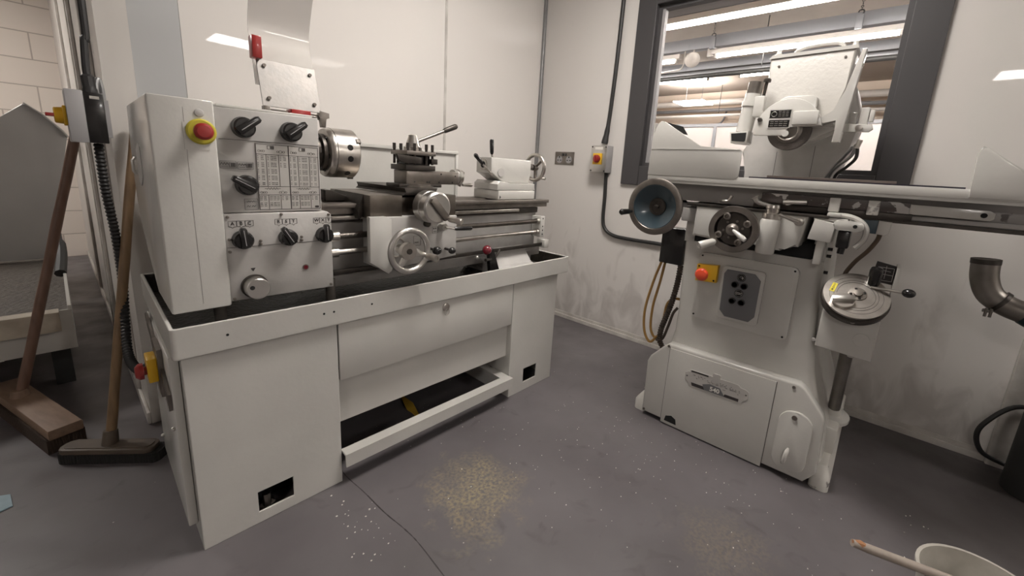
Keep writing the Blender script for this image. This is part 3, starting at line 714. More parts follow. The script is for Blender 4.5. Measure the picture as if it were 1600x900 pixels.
frame_rect(.182, .214, .945, .975); zig(.189, .968, 7, .003, .002); zig(.187, .955, 4, .003, .002); zig(.199, .955, 4, .003, .002); ln(.185, .968, .212, .968, .0005)
b.build('direction_symbols', 'ink', hs)

# hinged chuck guard, swung up
g_ = MB().cyl((.27, .175, 1.225), (.425, .175, 1.225), .008, seg=14).build('guard_hinge_rod', 'steel', P)
pa = [(.280, .165, 1.243), (.278, .205, 1.37)]; pb = [(.432, .165, 1.243), (.432, .205, 1.37)]
gd = MB().sheet([(.266, .160, 1.238), (.266, .200, 1.372)], [(.430, .160, 1.238), (.430, .200, 1.372)], .003).build('guard_mounting_plate', mat('scratched_aluminium', (.25, .24, .23), .5, metal=1., bump=.04, bscale=90, vary=.7, vscale=30, vcol=(.30, .28, .26)), P, 'scratched aluminium plate', bev=.001)
b = MB()
for (x, z, y) in ((.285, 1.262, .164), (.412, 1.262, .164), (.285, 1.355, .192), (.412, 1.352, .192)): b.cyl((x, y+.003, z), (x, y-.003, z), .005, seg=10)
b.split('plate_screw', 'steel_dull', gd)
prof = smooth([(.205, 1.30), (.235, 1.40), (.255, 1.465), (.250, 1.50), (.215, 1.56), (.175, 1.64), (.15, 1.72)], 4)
prof = smooth([(0, .2, 1.30), (0, .222, 1.40), (0, .236, 1.455), (0, .225, 1.50), (0, .175, 1.60), (0, .12, 1.70)], 4)
MB().sheet([(.262, p.y, p.z) for p in prof], [(.430, p.y, p.z) for p in prof], .004).build('guard_shield', 'poly', P, 'milky clear curved shield')
MB().box(.252, .277, .170, .205, 1.368, 1.428, r=.003).build('guard_clip', 'red', P, 'faded red plastic block')
MB().box(.335, .392, .140, .19, 1.218, 1.238, r=.004).build('guard_switch', 'red', P, 'faded red plastic block')
MB().prism([(.425, 1.245), (.455, 1.240), (.455, 1.225), (.443, 1.222), (.443, 1.195), (.430, 1.195), (.430, 1.222), (.420, 1.224)], .16, .18, 'y', r=.002).build('guard_arm', 'steel_dull', P)
MB().box(.27, .285, .16, .19, 1.212, 1.24, r=.002).build('guard_bracket', 'steel_dull', P)

# chuck
AY, AZ = .240, 1.117
MB().lathe([(0, .05), (.055, .05), (.055, .062), (.075, .062)], (.388, AY, AZ), (1, 0, 0), 40).build('spindle_nose', 'steel_dark', P)
ck = MB().lathe([(0, .070), (.002, .078), (.010, .083), (.020, .083), (.0201, .0805), (.0205, .0805), (.022, .084), (.096, .084), (.100, .080), (.100, .03), (.08, .028)], (.458, AY, AZ), (1, 0, 0), 64).build('chuck', 'steel', P)
for k in range(3):
    a = 2*PI*k/3+.5; dv = Vector((0, math.cos(a), math.sin(a)))
    u = dv.cross(Vector((1, 0, 0)))
    R = Matrix.Translation(Vector((.556, AY, AZ))) @ Matrix((Vector((1, 0, 0)), dv, u)).transposed().to_4x4()
    MB().box(-.012, .004, .030, .088, -.008, .008, R=R, r=.001).build('jaw', 'steel_dark', ck)
b = MB()
for k in range(6):
    a = 2*PI*k/6+.2; c = (.4585, AY+.058*math.cos(a), AZ+.058*math.sin(a)); b.lathe([(0, .009), (.004, .009)], c, (-1, 0, 0), 14)
b.split('mounting_bolt', 'black', ck)
b = MB()
for a in (PI+.9, PI-.25, PI+2.6, PI+.2):
    d_ = Vector((0, math.cos(a), math.sin(a))); c = Vector((.520, AY, AZ))+d_*.0825; b.lathe([(0, .010), (.0028, .010)], c, d_, 14)
b.split('key_socket', 'black', ck)

# bed
bed = MB(); bed.box(.385, 1.50, .160, .36, .655, .925, r=.004); bed.build('bed_casting', 'bed_grey', P)
b = MB(); b.box(.388, 1.560, .125, .175, .936, .952, r=.002); b.box(.388, 1.56, .30, .36, .936, .952, r=.002); b.prism([(.225, .936), (.24, .956), (.255, .936)], .388, 1.56, 'x'); b.box(.388, 1.56, .14, .36, .915, .9365)
b.split('bed_way', 'steel_dull', P, 'ground steel ways')
MB().box(.41, 1.50, .150, .1605, .885, .912).build('rack_recess', 'steel_dark', P)
MB().box(.41, 1.35, .138, .150, .895, .908, r=.001).build('feed_rack', 'steel', P)
b = MB(); b.box(.42, 1.53, .145, .1605, .660, .700, r=.003); b.build('bed_foot_flange', 'bed_grey', P)
# screws and rods
pts = [(x, .105, .846) for x in (.41, .44)]
MB().lathe([(0, .017), (.035, .017), (.037, .014)], (.411, .105, .846), (1, 0, 0), 20).build('leadscrew_collar', 'steel', P)
n = 250; prof = []
for i in range(n): prof += [(i*.0041, .0085), (i*.0041+.0008, .0110), (i*.0041+.0022, .0110), (i*.0041+.0030, .0085)]
MB().lathe(prof, (.446, .105, .846), (1, 0, 0), 16).build('leadscrew', 'steel_dull', P)
MB().lathe([(0, .016), (.032, .016), (.034, .010), (1.03, .010)], (.411, .105, .792), (1, 0, 0), 20).build('feed_shaft', 'steel', P)
MB().box(.41, 1.53, .112, .124, .712, .728, r=.001).build('control_rod', 'steel_dark', P)
br = MB().box(1.462, 1.492, .088, .150, .765, .872, r=.003).build('leadscrew_bracket', 'white', P)
b = MB()
for (y, z) in ((.105, .846), (.105, .792)): b.lathe([(0, .015), (.02, .015), (.022, .008), (.026, .008)], (1.462, y, z), (-1, 0, 0), 16)
b.split('end_bearing', 'steel', br)
b = MB()
for z in (.78, .80, .82, .86): b.cyl((1.477, .0885, z), (1.477, .087, z), .0035, seg=8)
b.split('grub_screw', 'black', br)
MB().box(1.510, 1.545, .095, .150, .702, .745, r=.003).build('control_rod_bracket', 'white', P)
b = MB(); b.prism([(1.10, .69), (1.17, .62), (1.17, .602), (1.46, .602), (1.46, .69)], .14, .345, 'y'); b.build('bed_foot', 'bed_grey', P, bev=.006)
b = MB(); b.prism([(.02, .600), (.02, .622), (.10, .640), (.16, .72), (.16, .60)], 1.14, 1.415, 'x', r=.004); fo_ = b.build('bed_foot', 'grey_paint', P)
b = MB()
for x in (1.165, 1.395): b.lathe([(0, .011), (.007, .011), (.008, .005)], (x, .05, .629), (0, -.2, 1), 8)
b.split('foot_bolt', 'alu', fo_)
for x in (.11, .42): MB().cyl((x, .12, .60), (x, .12, .70), .016, seg=12).build('headstock_stud', 'galv', P)
# splash guard
sp = MB().box(.13, 1.31, .600, .606, .66, 1.16).build('splash_guard', 'white', P)
MB().box(.13, 1.315, .588, .608, 1.158, 1.174, r=.002).box(1.300, 1.316, .588, .608, .66, 1.158, r=.002).split('guard_edge', 'white', sp)

# carriage
sad = MB()
sad.box(.534, .655, .055, .375, .905, .985, r=.003); sad.box(.80, .893, .055, .375, .885, .985, r=.003); sad.box(.655, .80, .09, .375, .90, .975, r=.003)
sad.build('saddle', 'steel_dark2', P)
MB().prism([(.512, .93), (.534, .985), (.534, .92), (.520, .90)], .10, .33, 'y').build('way_wiper', 'steel_dark', P)
MB().prism([(.455, .953), (.455, .990), (.475, .990), (.530, .968), (.530, .953)], .22, .28, 'y', r=.002).build('way_block', 'steel_dark', P)
ap = MB().prism([(.552, .735), (.585, .722), (.893, .742), (.893, .905), (.552, .912)], .045, .15, 'y', r=.003).build('apron', 'grey_paint', P, bev=.001)
MB().prism([(.520, .915), (.578, .915), (.600, .905), (.600, .722), (.586, .712), (.520, .760)], .030, .052, 'y', r=.002).build('apron_cover', 'white', P)
# apron handwheel (axis -y)
hc = Vector((.633, -.03, .801))
hw = MB().torus(hc, (0, 1, 0), .072, .0105, 48, 12).build('apron_handwheel', 'alu', P)
b = MB(); b.lathe([(0, .030), (.02, .030), (.03, .022), (.06, .020)], hc+Vector((-.008, -.012, .0)), (0, 1, 0), 28); b.build('hub', 'steel', hw)
b = MB(); b.lathe([(0, .010), (.003, .010)], hc+Vector((-.008, -.015, .0)), (0, 1, 0), 16); b.build('hub_bolt', 'steel_dark', hw)
R = Matrix.Translation(hc) @ Matrix.Rotation(math.radians(20), 4, 'Y')
MB().prism([(.015, -.016), (.070, -.008), (.070, .008), (.015, .016)], -.006, .006, 'y', R=R, r=.003).prism([(-.015, -.014), (-.070, -.006), (-.070, .008), (-.015, .014)], -.006, .006, 'y', R=R @ Matrix.Rotation(math.radians(-75), 4, 'Y'), r=.003).split('spoke', 'alu', hw)
MB().lathe([(0, .006), (.008, .011), (.060, .0135), (.064, .012), (.064, .006), (.060, .005)], hc+Vector((.066, 0, -.024)), (.05, -1, 0), 18).build('handle', 'steel', hw)
MB().torus(Vector((.625, .042, .801)), (0, 1, 0), .034, .004, 30, 8).build('graduated_collar', 'steel', P)
# cross slide handwheel (axis -y)
dc = Vector((.742, -.03, .947))
cd_ = MB().lathe([(0, .058), (.034, .058), (.036, .055), (.038, .055), (.0385, .057), (.070, .057), (.073, .052), (.075, .050)], dc+Vector((0, .065, 0)), (0, -1, 0), 48).build('cross_slide_dial', 'alu', P)
R = Matrix.Translation(dc+Vector((0, -.012, 0))) @ Matrix.Rotation(math.radians(48), 4, 'Y')
MB().prism([(-.040, -.013), (.052, -.013), (.058, 0), (.052, .013), (-.040, .013), (-.045, 0)], -.010, .004, 'y', R=R, r=.002).build('crank_arm', 'steel_dull', cd_)
MB().lathe([(0, .007), (.006, .010), (.055, .0115), (.058, .010)], dc+Vector((.040, -.018, -.040)), (.35, -1, -.1), 16).build('crank_handle', 'steel', cd_)
MB().cyl((.742, .12, .947), (.742, .03, .947), .026, seg=20).build('cross_screw_bearing', 'steel_dark', P)
# cross slide and compound
cs = MB()
cs.prism([(.660, .985), (.672, .995), (.664, 1.010), (.798, 1.010), (.806, 1.010), (.796, .995), (.806, .985)], .055, .43, 'y', r=.001)
cs.build('cross_slide', 'steel_dark', P)
TC = (.765, .150)
cp = MB().lathe([(0, .072), (.012, .072), (.013, .064), (.020, .064)], (TC[0], TC[1], 1.002), (0, 0, 1), 40).build('swivel_base', 'steel_dull', P)
MB().box(.675, .862, .108, .205, 1.010, 1.022, r=.002).build('compound_slide_base', 'steel_dark', P)
MB().box(.705, .945, .110, .200, 1.022, 1.072, r=.002).build('top_slide', 'steel_dull', P)
b = MB()
for (x, z) in ((.74, 1.030), (.795, 1.030), (.805, 1.030), (.85, 1.030), (.915, 1.030), (.93, 1.056), (.86, 1.062)): b.cyl((x, .1102, z), (x, .109, z), .0032, seg=8)
b.split('gib_screw', 'black_matt', P)
td = MB().lathe([(0, .030), (.020, .030), (.022, .033), (.030, .033), (.031, .030), (.040, .030), (.042, .026)], (.945, .15, 1.052), (1, 0, 0), 32).build('top_slide_dial', 'alu', P)
R = Matrix.Translation((.990, .15, 1.052))
MB().box(-.004, .006, -.012, .012, -.040, .028, R=R @ Matrix.Rotation(.35, 4, 'X'), r=.003).build('crank_arm', 'steel', td)
MB().lathe([(0, .006), (.045, .0085), (.048, .007)], (.994, .142, 1.020), (1, -.1, 0), 14).build('crank_handle', 'steel', td)
# tool post
tp = MB().box(.695, .822, .095, .205, 1.073, 1.092, r=.001).build('tool_post', 'steel_dark', P)
MB().box(.712, .805, .108, .192, 1.092, 1.128, r=.002).build('tool_post_core', 'black', tp)
MB().box(.697, .822, .092, .208, 1.128, 1.143, r=.002).build('tool_post_top', 'steel_dull', tp)
b = MB()
for x in (.707, .735, .785, .812):
    for y in (.102, .198): b.cyl((x, y, 1.095), (x, y, 1.158), .0050, seg=8); b.cyl((x, y, 1.150), (x, y, 1.170), .0072, seg=4)
b.split('clamp_screw', 'steel_dark', tp)
MB().prism([(.655, 1.128), (.755, 1.120), (.755, 1.098), (.69, 1.098), (.662, 1.108)], .088, .104, 'y', r=.001).build('cutting_tool', 'steel_dark', tp)
MB().box(.805, .832, .095, .112, 1.098, 1.118, r=.001).build('cutting_tool', 'steel_dark', tp)
MB().lathe([(0, .034), (.014, .034), (.016, .029), (.058, .016), (.061, .009)], (.757, .150, 1.143), (0, 0, 1), 28).build('clamp_hub', 'steel', tp)
lv = MB().cyl((.770, .150, 1.178), (.900, .145, 1.232), .006, .0065, seg=12).build('clamp_lever', 'steel_dull', tp)
MB().lathe([(0, .007), (.008, .010), (.062, .011), (.068, .008)], (.893, .145, 1.230), (.92, -.03, .38), 14).build('lever_grip', 'steel_dark', lv)
# apron levers and knobs
lv = MB().lathe([(0, .014), (.016, .017), (.030, .013)], (.815, .045, .866), (0, -1, 0), 18).build('half_nut_lever', 'alu', P)
MB().tube([(.815, .012, .866), (.85, .004, .860)], .005, 8).build('lever_rod', 'steel', lv); MB().lathe([(0, .006), (.008, .008), (.075, .0085), (.080, .006)], (.850, .004, .860), (1, -.10, -.03), 14).build('lever_grip', 'black', lv)
for (x, z) in ((.768, .782), (.838, .775)):
    k = MB().cyl((x, .045, z), (x, .010, z), .005, seg=10).build('push_knob', 'steel_dark', P); MB().ball((x, .0, z), .0155 if x < .8 else .013, (1.25, 1, 1)).build('knob_ball', 'black', k)
MB().cyl((.748, .05, .88), (.748, .03, .88), .012, seg=14).build('interlock_knob', 'steel_dark', P)
MB().lathe([(0, .014), (.002, .014)], (.786, .046, .880), (0, -1, 0), 20).build('round_label', 'alu', ap)
b = MB(); Y0, Y1 = .0436, .0446
frame_rect(.776, .800, .842, .866); zig(.781, .848, 6, .003, .002); b.box(.780, .786, Y0, Y1, .856, .862); b.box(.789, .795, Y0, Y1, .856, .862)
frame_rect(.695, .725, .800, .836); zig(.699, .812, 6, .0035, .0025)
b.build('direction_symbols', 'ink_grey', ap)
# spindle control lever with red ball, standing in front of the right foot
lv = MB().tube(smooth([(1.20, .112, .72), (1.14, .075, .700), (1.06, .05, .700)]), .007, 8).build('spindle_lever', 'steel_dark', P)
MB().ball((1.075, .06, .742), .0215).build('lever_ball', 'dark_red', lv, 'shiny dark red ball')
MB().prism([(1.085, .735), (1.11, .745), (1.16, .62), (1.10, .61)], .055, .075, 'y').build('lever_bracket', 'black', lv)
MB().ball((1.045, .09, .705), .010).build('stop_knob', 'alu', lv)

# tailstock
TS0, TS1 = 1.190, 1.420
MB().box(1.215, 1.470, .150, .330, .953, .996, r=.004).build('tailstock_base', 'white', P)
MB().prism([(1.212, .998), (1.475, .998), (1.47, 1.030), (1.30, 1.030), (1.23, 1.040), (1.212, 1.025)], .155, .325, 'y', r=.003).build('tailstock_foot', 'white', P)
tb = MB(); tb.prism([(1.195, 1.075), (1.23, 1.060), (1.28, 1.030), (1.46, 1.030), (1.462, 1.085), (1.470, 1.085), (1.470, 1.146), (1.195, 1.146)], .185, .295, 'y', r=.006)
ts = tb.build('tailstock', 'white', P, bev=.001)
MB().lathe([(0, .026), (.004, .026), (.0041, .018)], (1.195, AY, 1.112), (-1, 0, 0), 28).build('quill_nose', 'steel', ts)
MB().lathe([(0, .015), (.002, .015)], (1.191, AY, 1.112), (-1, 0, 0), 24).build('quill_bore', 'black_matt', ts)
MB().lathe([(0, .020), (.004, .020)], (1.255, .184, 1.080), (0, -1, 0), 24).build('plug', 'grey_paint', ts)
MB().lathe([(0, .013), (.006, .013)], (1.225, .16, .965), (-1, -.4, 0), 6).build('clamp_nut', 'black', ts)
l1 = MB().cyl((1.205, .19, 1.065), (1.125, .17, 1.115), .0045, seg=10).build('clamp_lever', 'steel', ts)
MB().lathe([(0, .005), (.010, .0075), (.060, .0095), (.066, .006)], (1.128, .171, 1.113), (-.8, -.1, .6), 14).build('lever_grip', 'black', l1)
l2 = MB().cyl((1.212, .20, 1.145), (1.208, .20, 1.165), .005, seg=10).build('quill_lever', 'steel', ts)
MB().lathe([(0, .006), (.010, .009), (.062, .010), (.068, .006)], (1.208, .20, 1.160), (-.06, 0, 1), 14).build('lever_grip', 'black', l2)
MB().lathe([(0, .022), (.012, .022), (.015, .018), (.065, .014)], (1.470, AY, 1.113), (1, 0, 0), 24).build('screw_bearing', 'steel_dull', ts)
wc = Vector((1.560, AY, 1.113))
wh = MB().torus(wc, (1, 0, 0), .066, .010, 44, 12).build('tailstock_handwheel', 'steel', P)
b = MB()
for k in range(3):
    a = 2*PI*k/3+.4; b.tube([wc, wc+Vector((0, math.cos(a), math.sin(a)))*.062], .007, 8)
b.split('spoke', 'steel_dull', wh); MB().lathe([(0, .016), (.03, .016), (.032, .010)], wc+Vector((-.018, 0, 0)), (1, 0, 0), 20).build('hub', 'steel_dull', wh)
MB().lathe([(0, .006), (.045, .009), (.05, .006)], wc+Vector((.005, -.030, -.055)), (1, 0, 0), 12).build('handle', 'steel', wh)

# ---------------------------------------------------------------- surface grinder  (local x = towards the right, y = depth to the wall, z up)
GR = empty('surface_grinder', (1.748, .741, 0), -PI/2, 'white painted surface grinder standing in front of the charcoal framed window', 'grinder')
P = GR
# base flange and column
b = MB(); b.loft([(0, -.012, .045, .0, .60, .02), (.045, -.012, .045, .0, .60, .02), (.06, -.004, .045, .006, .60, .02), (.095, .02, .045, .02, .59, .01)])
b.loft([(0, .700, .762, .0, .60, .02), (.045, .700, .762, .0, .60, .02), (.06, .700, .758, .006, .60, .02), (.095, .700, .745, .02, .59, .02)])
b.box(.04, .71, .05, .58, .012, .09)
bf = b.build('foot_flange', 'white_worn', P, ang=50)
MB().box(.05, .695, .045, .058, .001, .085).build('base_gap_shade', 'black_matt', bf)  # black strip painting the shadow line under the base cover
b = MB()
for (x, y) in ((.025, .045), (.735, .040)): b.cyl((x, y, .06), (x, y, .087), .014, seg=12)
b.split('foot_hole', 'black_matt', bf)
b = MB(); b.loft([(.08, .035, .725, .02, .58, .03), (.20, .045, .715, .02, .57, .03), (.30, .08, .685, .022, .56, .03), (.36, .105, .665, .025, .55, .03), (.43, .118, .646, .028, .55, .03), (.55, .118, .626, .03, .55, .03), (.70, .112, .614, .03, .55, .03), (.842, .108, .606, .03, .55, .03)])
b.build('column_base', 'white', P, ang=50)
b = MB(); b.prism([(.108, .84), (.160, .84), (.160, .97), (.108, .97)], .030, .55, 'y', r=.004); b.build('column_cheek', 'white', P)
b = MB(); b.prism([(.566, .84), (.606, .84), (.602, .99), (.566, .99)], .030, .55, 'y', r=.004); b.build('column_cheek', 'white', P)
MB().box(.160, .566, .20, .54, .842, .975).build('column_recess_shade', 'steel_dark', P)  # dark box behind the cheeks, recess shade put into its colour
# front cover of the base with raised edge
ol = [(.040, .018), (.036, .27), (.048, .30), (.108, .370), (.125, .382), (.615, .388), (.635, .378), (.700, .300), (.708, .28), (.718, .07), (.700, .045), (.685, .018)]
fc = MB().prism(ol, -.022, .03, 'y', r=.008, seg=3).build('base_cover', 'white', P)
ol2 = [(.134, .006), (.134, .366), (.545, .372), (.545, .006)]
ad_ = MB().prism(ol2, -.0255, -.020, 'y', r=.001).build('access_door', 'white', P)
MB().box(.1315, .1335, -.0226, -.02, .02, .372).box(.5455, .5475, -.0226, -.02, .02, .372).split('door_gap', 'ink_grey', fc)
MB().prism([(.15, .02), (.155, .045), (.18, .055), (.20, .045), (.205, .02)], -.0262, -.02, 'y').build('cable_notch', 'black_matt', ad_)
b = MB()
for (x, z) in ((.126, .372), (.05, .03), (.60, .372)): b.lathe([(0, .006), (.003, .006)], (x, -.022, z), (0, -1, 0), 10)
b.split('cover_screw', 'steel_dull', fc)
# nameplate
R = Matrix.Translation((.338, 0, .270)) @ Matrix.Rotation(math.radians(-1.5), 4, 'Y')
npl = MB().prism([(-.124, -.008), (-.112, -.020), (.114, -.020), (.124, -.008), (.124, .018), (.112, .026), (-.112, .026), (-.124, .018)], -.028, -.025, 'y', R=R).build('name_plate', 'lime_paper', P)
MB().prism([(-.100, .026), (-.105, .036), (.085, .036), (.095, .026)], -.028, -.025, 'y', R=R).prism([(-.108, -.020), (-.104, -.036), (.104, -.036), (.108, -.020)], -.028, -.025, 'y', R=R).build('name_plate_tabs', 'lime_paper', npl)
MB().prism(rrect(-.014, .016, .012, .052, .004), -.0295, -.025, 'y', R=R).build('name_plate_crest', 'grey_paint', npl)
MB().prism([(-.092, -.034), (-.096, -.020), (-.035, -.020), (-.030, -.034)], -.0288, -.028, 'y', R=R).prism([(.035, -.034), (.040, -.022), (.092, -.022), (.092, -.034)], -.0288, -.028, 'y', R=R).prism([(-.1, .028), (-.098, .034), (-.03, .034), (-.03, .028)], -.0288, -.028, 'y', R=R).split('dark_bar', 'ink', npl)
MB().prism([(-.040, -.034), (-.050, -.012), (-.020, .0), (.020, -.004), (.040, -.034)], -.0290, -.028, 'y', R=R).build('number_field', 'grey_face', npl)
text_mesh('540', .026, R @ on_front(0, -.0292, -.020), 'white_ink', npl, 'model_number', bold=.0006)
b = MB()
for i in range(60):
    x = random.uniform(-.105, .095); z = random.choice((.004, .010, .016, -.006)); b.prism([(x, z), (x+.004, z), (x+.004, z+.0022), (x, z+.0022)], -.0286, -.028, 'y', R=R)
for x in (-.116, .116): b.prism(rrect(x-.003, x+.003, .001, .007, .0025), -.0288, -.028, 'y', R=R)
b.build('fine_print', 'ink_grey', npl)
# oval hatch
hx = [(p[0], p[1]) for p in rrect(.574, .682, .040, .284, .050, 7)]
ov = MB().prism(hx, -.034, -.02, 'y', r=.003).build('oval_hatch', 'white', P)
MB().lathe([(0, .009), (.004, .009)], (.622, -.034, .262), (0, -1, 0), 12).build('hatch_screw', 'steel_dull', ov)
MB().tube(smooth([(.622, -.034, .135), (.620, -.050, .120), (.616, -.050, .085), (.612, -.036, .066)]), [.004, .005, .006, .007, .008, .008, .008, .008, .008, .008, .007, .007, .007, .006, .006, .006, .005, .004, .003], 8).build('hatch_pull', 'white', ov)
# control plate
cpn = MB().prism(rrect(.184, .542, .522, .806, .022, 6), .016, .034, 'y', r=.003).build('control_plate', 'white', P)
b = MB()
for (x, z) in ((.198, .793), (.528, .793), (.196, .536), (.528, .536)): b.cyl((x, .0165, z), (x, .0145, z), .004, seg=8)
b.split('plate_screw', 'black', cpn)
ms = MB().prism([(.190, .688), (.190, .758), (.272, .766), (.272, .694)], -.012, .016, 'y', r=.003).build('emergency_stop', 'yellow', P, 'yellow emergency stop box')
MB().lathe([(0, .015), (.012, .015), (.013, .025), (.022, .026), (.030, .020), (.033, .008)], (.219, -.012, .722), (0, -1, 0), 28).build('mushroom_button', 'orange_red', ms, 'orange red mushroom button')
b = MB()
for (x, z) in ((.199, .752), (.263, .702)): b.cyl((x, -.0125, z), (x, -.0135, z), .004, seg=8)
b.split('box_screw', 'black', ms)
cb = MB().prism(rrect(.287, .440, .553, .770, .014, 5), .000, .016, 'y', r=.003).build('push_button_station', 'white', P)
MB().prism([(.306, .766-.008), (.405, .758), (.428, .735), (.428, .590), (.410, .565), (.322, .565), (.300, .588), (.296, .740)], -.004, .002, 'y', r=.001).build('button_panel', 'grey_face', cb)
for (x, z, m_) in ((.342, .704, 'black'), (.376, .704, 'dark_red'), (.342, .637, 'black'), (.376, .637, 'dark_red')):
    k = MB().lathe([(0, .0125), (.010, .0125), (.0105, .010), (.006, .010)], (x, -.004, z), (0, -1, 0), 20).build('push_button', 'rubber', cb)
    MB().lathe([(0, .0095), (.006, .0095)], (x, -.004, z), (0, -1, 0), 20).build('button_cap', m_, k)
for z in (.735, .671):
    k = MB().lathe([(0, .0155), (.0012, .0155)], (.361, -.004, z), (0, -1, 0), 24).build('symbol_disc', 'black', cb)
    b = MB(); b.torus((.361, -.0055, z), (0, 1, 0), .0125, .0006, 24, 4)
    if z > .7: b.torus((.361, -.0055, z-.001), (0, 1, 0), .006, .0012, 18, 4, 0, 4.2); b.box(.361, .369, -.0060, -.0052, z-.002, z+.0005)
    else: b.box(.350, .372, -.0060, -.0052, z+.001, z+.0035); b.box(.352, .370, -.0060, -.0052, z-.004, z-.002)
    b.build('symbol', 'alu', k)
# saddle housing
sh = MB().prism([(.166, .880), (.285, .872), (.30, .89), (.395, .89), (.40, .868), (.478, .868), (.484, .886), (.530, .890), (.545, 1.003), (.166, 1.000)], -.055, .15, 'y', r=.010, seg=3).build('saddle_housing', 'white', P, bev=.001)
MB().box(.10, .17, -.02, .2, .93, .985, r=.004).build('saddle_shoulder', 'grey_paint', P)
MB().box(.13, .60, -.058, .20, .998, 1.008, r=.001).build('saddle_way', 'steel_dark', P)
MB().box(.150, .575, .03, .2, .845, .90).build('saddle_recess_shade', 'black_matt', P)  # black fill below the saddle, painted shade of the recess
MB().box(.268, .270, -.0562, -.055, .885, .99).build('saddle_seam', 'ink_grey', sh)
# cross feed handwheel
wc = Vector((.330, -.112, .930))
wh = MB().lathe([(.0, .083), (.024, .086), (.030, .084), (.030, .064), (.020, .060), (.008, .060)], wc+Vector((0, .02, 0)), (0, -1, 0), 48).build('cross_feed_handwheel', 'steel_dull', P)
b = MB()
for k in range(4):
    a = 2*PI*k/4+.5; b.lathe([(0, .013), (.008, .013), (.010, .010), (.010, .006), (.004, .005)], wc+Vector((.052*math.cos(a), -.004, .052*math.sin(a))), (0, -1, 0), 16)
for k in range(6):
    a = 2*PI*k/6+.2; b.lathe([(0, .0045), (.006, .0045)], wc+Vector((.032*math.cos(a), -.001, .032*math.sin(a))), (0, -1, 0), 8)
b.split('boss', 'steel_dull', wh)
MB().lathe([(0, .056), (.010, .056)], wc+Vector((0, .008, 0)), (0, -1, 0), 32).build('wheel_dish', 'steel_dark', wh)
MB().lathe([(0, .022), (.016, .022), (.018, .018), (.024, .010)], wc+Vector((0, .0, 0)), (0, -1, 0), 28).build('hub', 'steel_dull', wh)
MB().lathe([(0, .004), (.01, .007), (.045, .010), (.058, .008), (.06, .004)], wc+Vector((.006, -.028, 0)), (.75, -.25, -.45), 12).build('clamp_lever', 'white', wh)
MB().lathe([(0, .007), (.010, .014), (.064, .016), (.068, .014), (.068, .010), (.065, .009)], wc+Vector((-.052, -.012, -.052)), (-.62, -.75, -.28), 20).build('handle', 'white', wh)
# fine feed tube
ft = MB().lathe([(0, .028), (.006, .031), (.118, .033), (.125, .030)], (.432, -.062, .853), (.03, .0, 1), 28).build('feed_cylinder', 'white', P)
MB().lathe([(0, .030), (.020, .030), (.022, .022), (.036, .022), (.040, .024), (.05, .022)], (.4355, -.062, .978), (0, 0, 1), 24).build('cylinder_cap', 'steel', ft)
MB().tube(smooth([(.435, -.062, 1.022), (.407, -.07, 1.028), (.385, -.075, 1.035), (.374, -.075, 1.050)]), [.007]*9+[.008]*4+[.010]*4+[.014, .014], 8).build('cap_lever', 'alu', ft)
# small clamps in front of the table edge
for (x, z, lab) in ((.275, 1.035, 'l'), ):
    MB().tube(smooth([(x-.02, -.05, z-.01), (x-.005, -.07, z-.008), (x+.012, -.07, z-.004), (x+.022, -.07, z+.014)]), .0055, 8).build('table_clamp', 'steel', P)
k = MB().lathe([(0, .012), (.02, .010)], (.475, -.03, 1.040), (0, -1, 0), 14).build('reversing_knob', 'steel', P)
MB().tube([(.46, -.045, 1.040), (.53, -.045, 1.045)], .008, 8).build('reversing_rod', 'steel', k)
k = MB().lathe([(0, .015), (.012, .014), (.014, .008), (.02, .008)], (.520, -.060, .978), (0, -1, 0), 18).build('lock_lever', 'steel', P)
MB().tube([(.520, -.078, .978), (.485, -.085, .990), (.462, -.085, .998)], [.007, .005, .006], 8).build('lever_arm', 'steel', k)
# left traverse handwheel
lc = Vector((.034, -.14, .983))
lw = MB().lathe([(0, .086), (.012, .104), (.022, .114), (.028, .114), (.032, .108), (.032, .090), (.026, .084)], lc+Vector((0, .02, 0)), (0, -1, 0), 56, cap=False).build('traverse_handwheel', 'steel_dull', P)
MB().lathe([(.016, .092), (.0161, .086), (-.022, .03), (-.022, .0), (-.026, 0), (-.026, .034), (.006, .092)], lc+Vector((0, .005, 0)), (0, -1, 0), 48, cap=False).build('wheel_dish', 'teal', lw, 'petrol blue dished web')
MB().lathe([(0, .027), (.010, .027), (.012, .020), (.012, .009), (.022, .009), (.024, .006)], lc+Vector((0, .030, 0)), (0, -1, 0), 28).build('hub', 'steel_dark', lw)
MB().lathe([(0, .006), (.012, .007), (.018, .011), (.055, .013), (.062, .008)], lc+Vector((-.093, -.016, -.028)), (-.35, -1, -.05), 16).build('handle', 'black', lw)
MB().cyl(lc+Vector((0, .02, 0)), (.036, .12, .982), .035, seg=24).build('wheel_shaft', 'steel_dark', P)
MB().box(-.02, .11, .05, .2, .935, 1.0, r=.004).build('shaft_bearing', 'grey_paint', P)
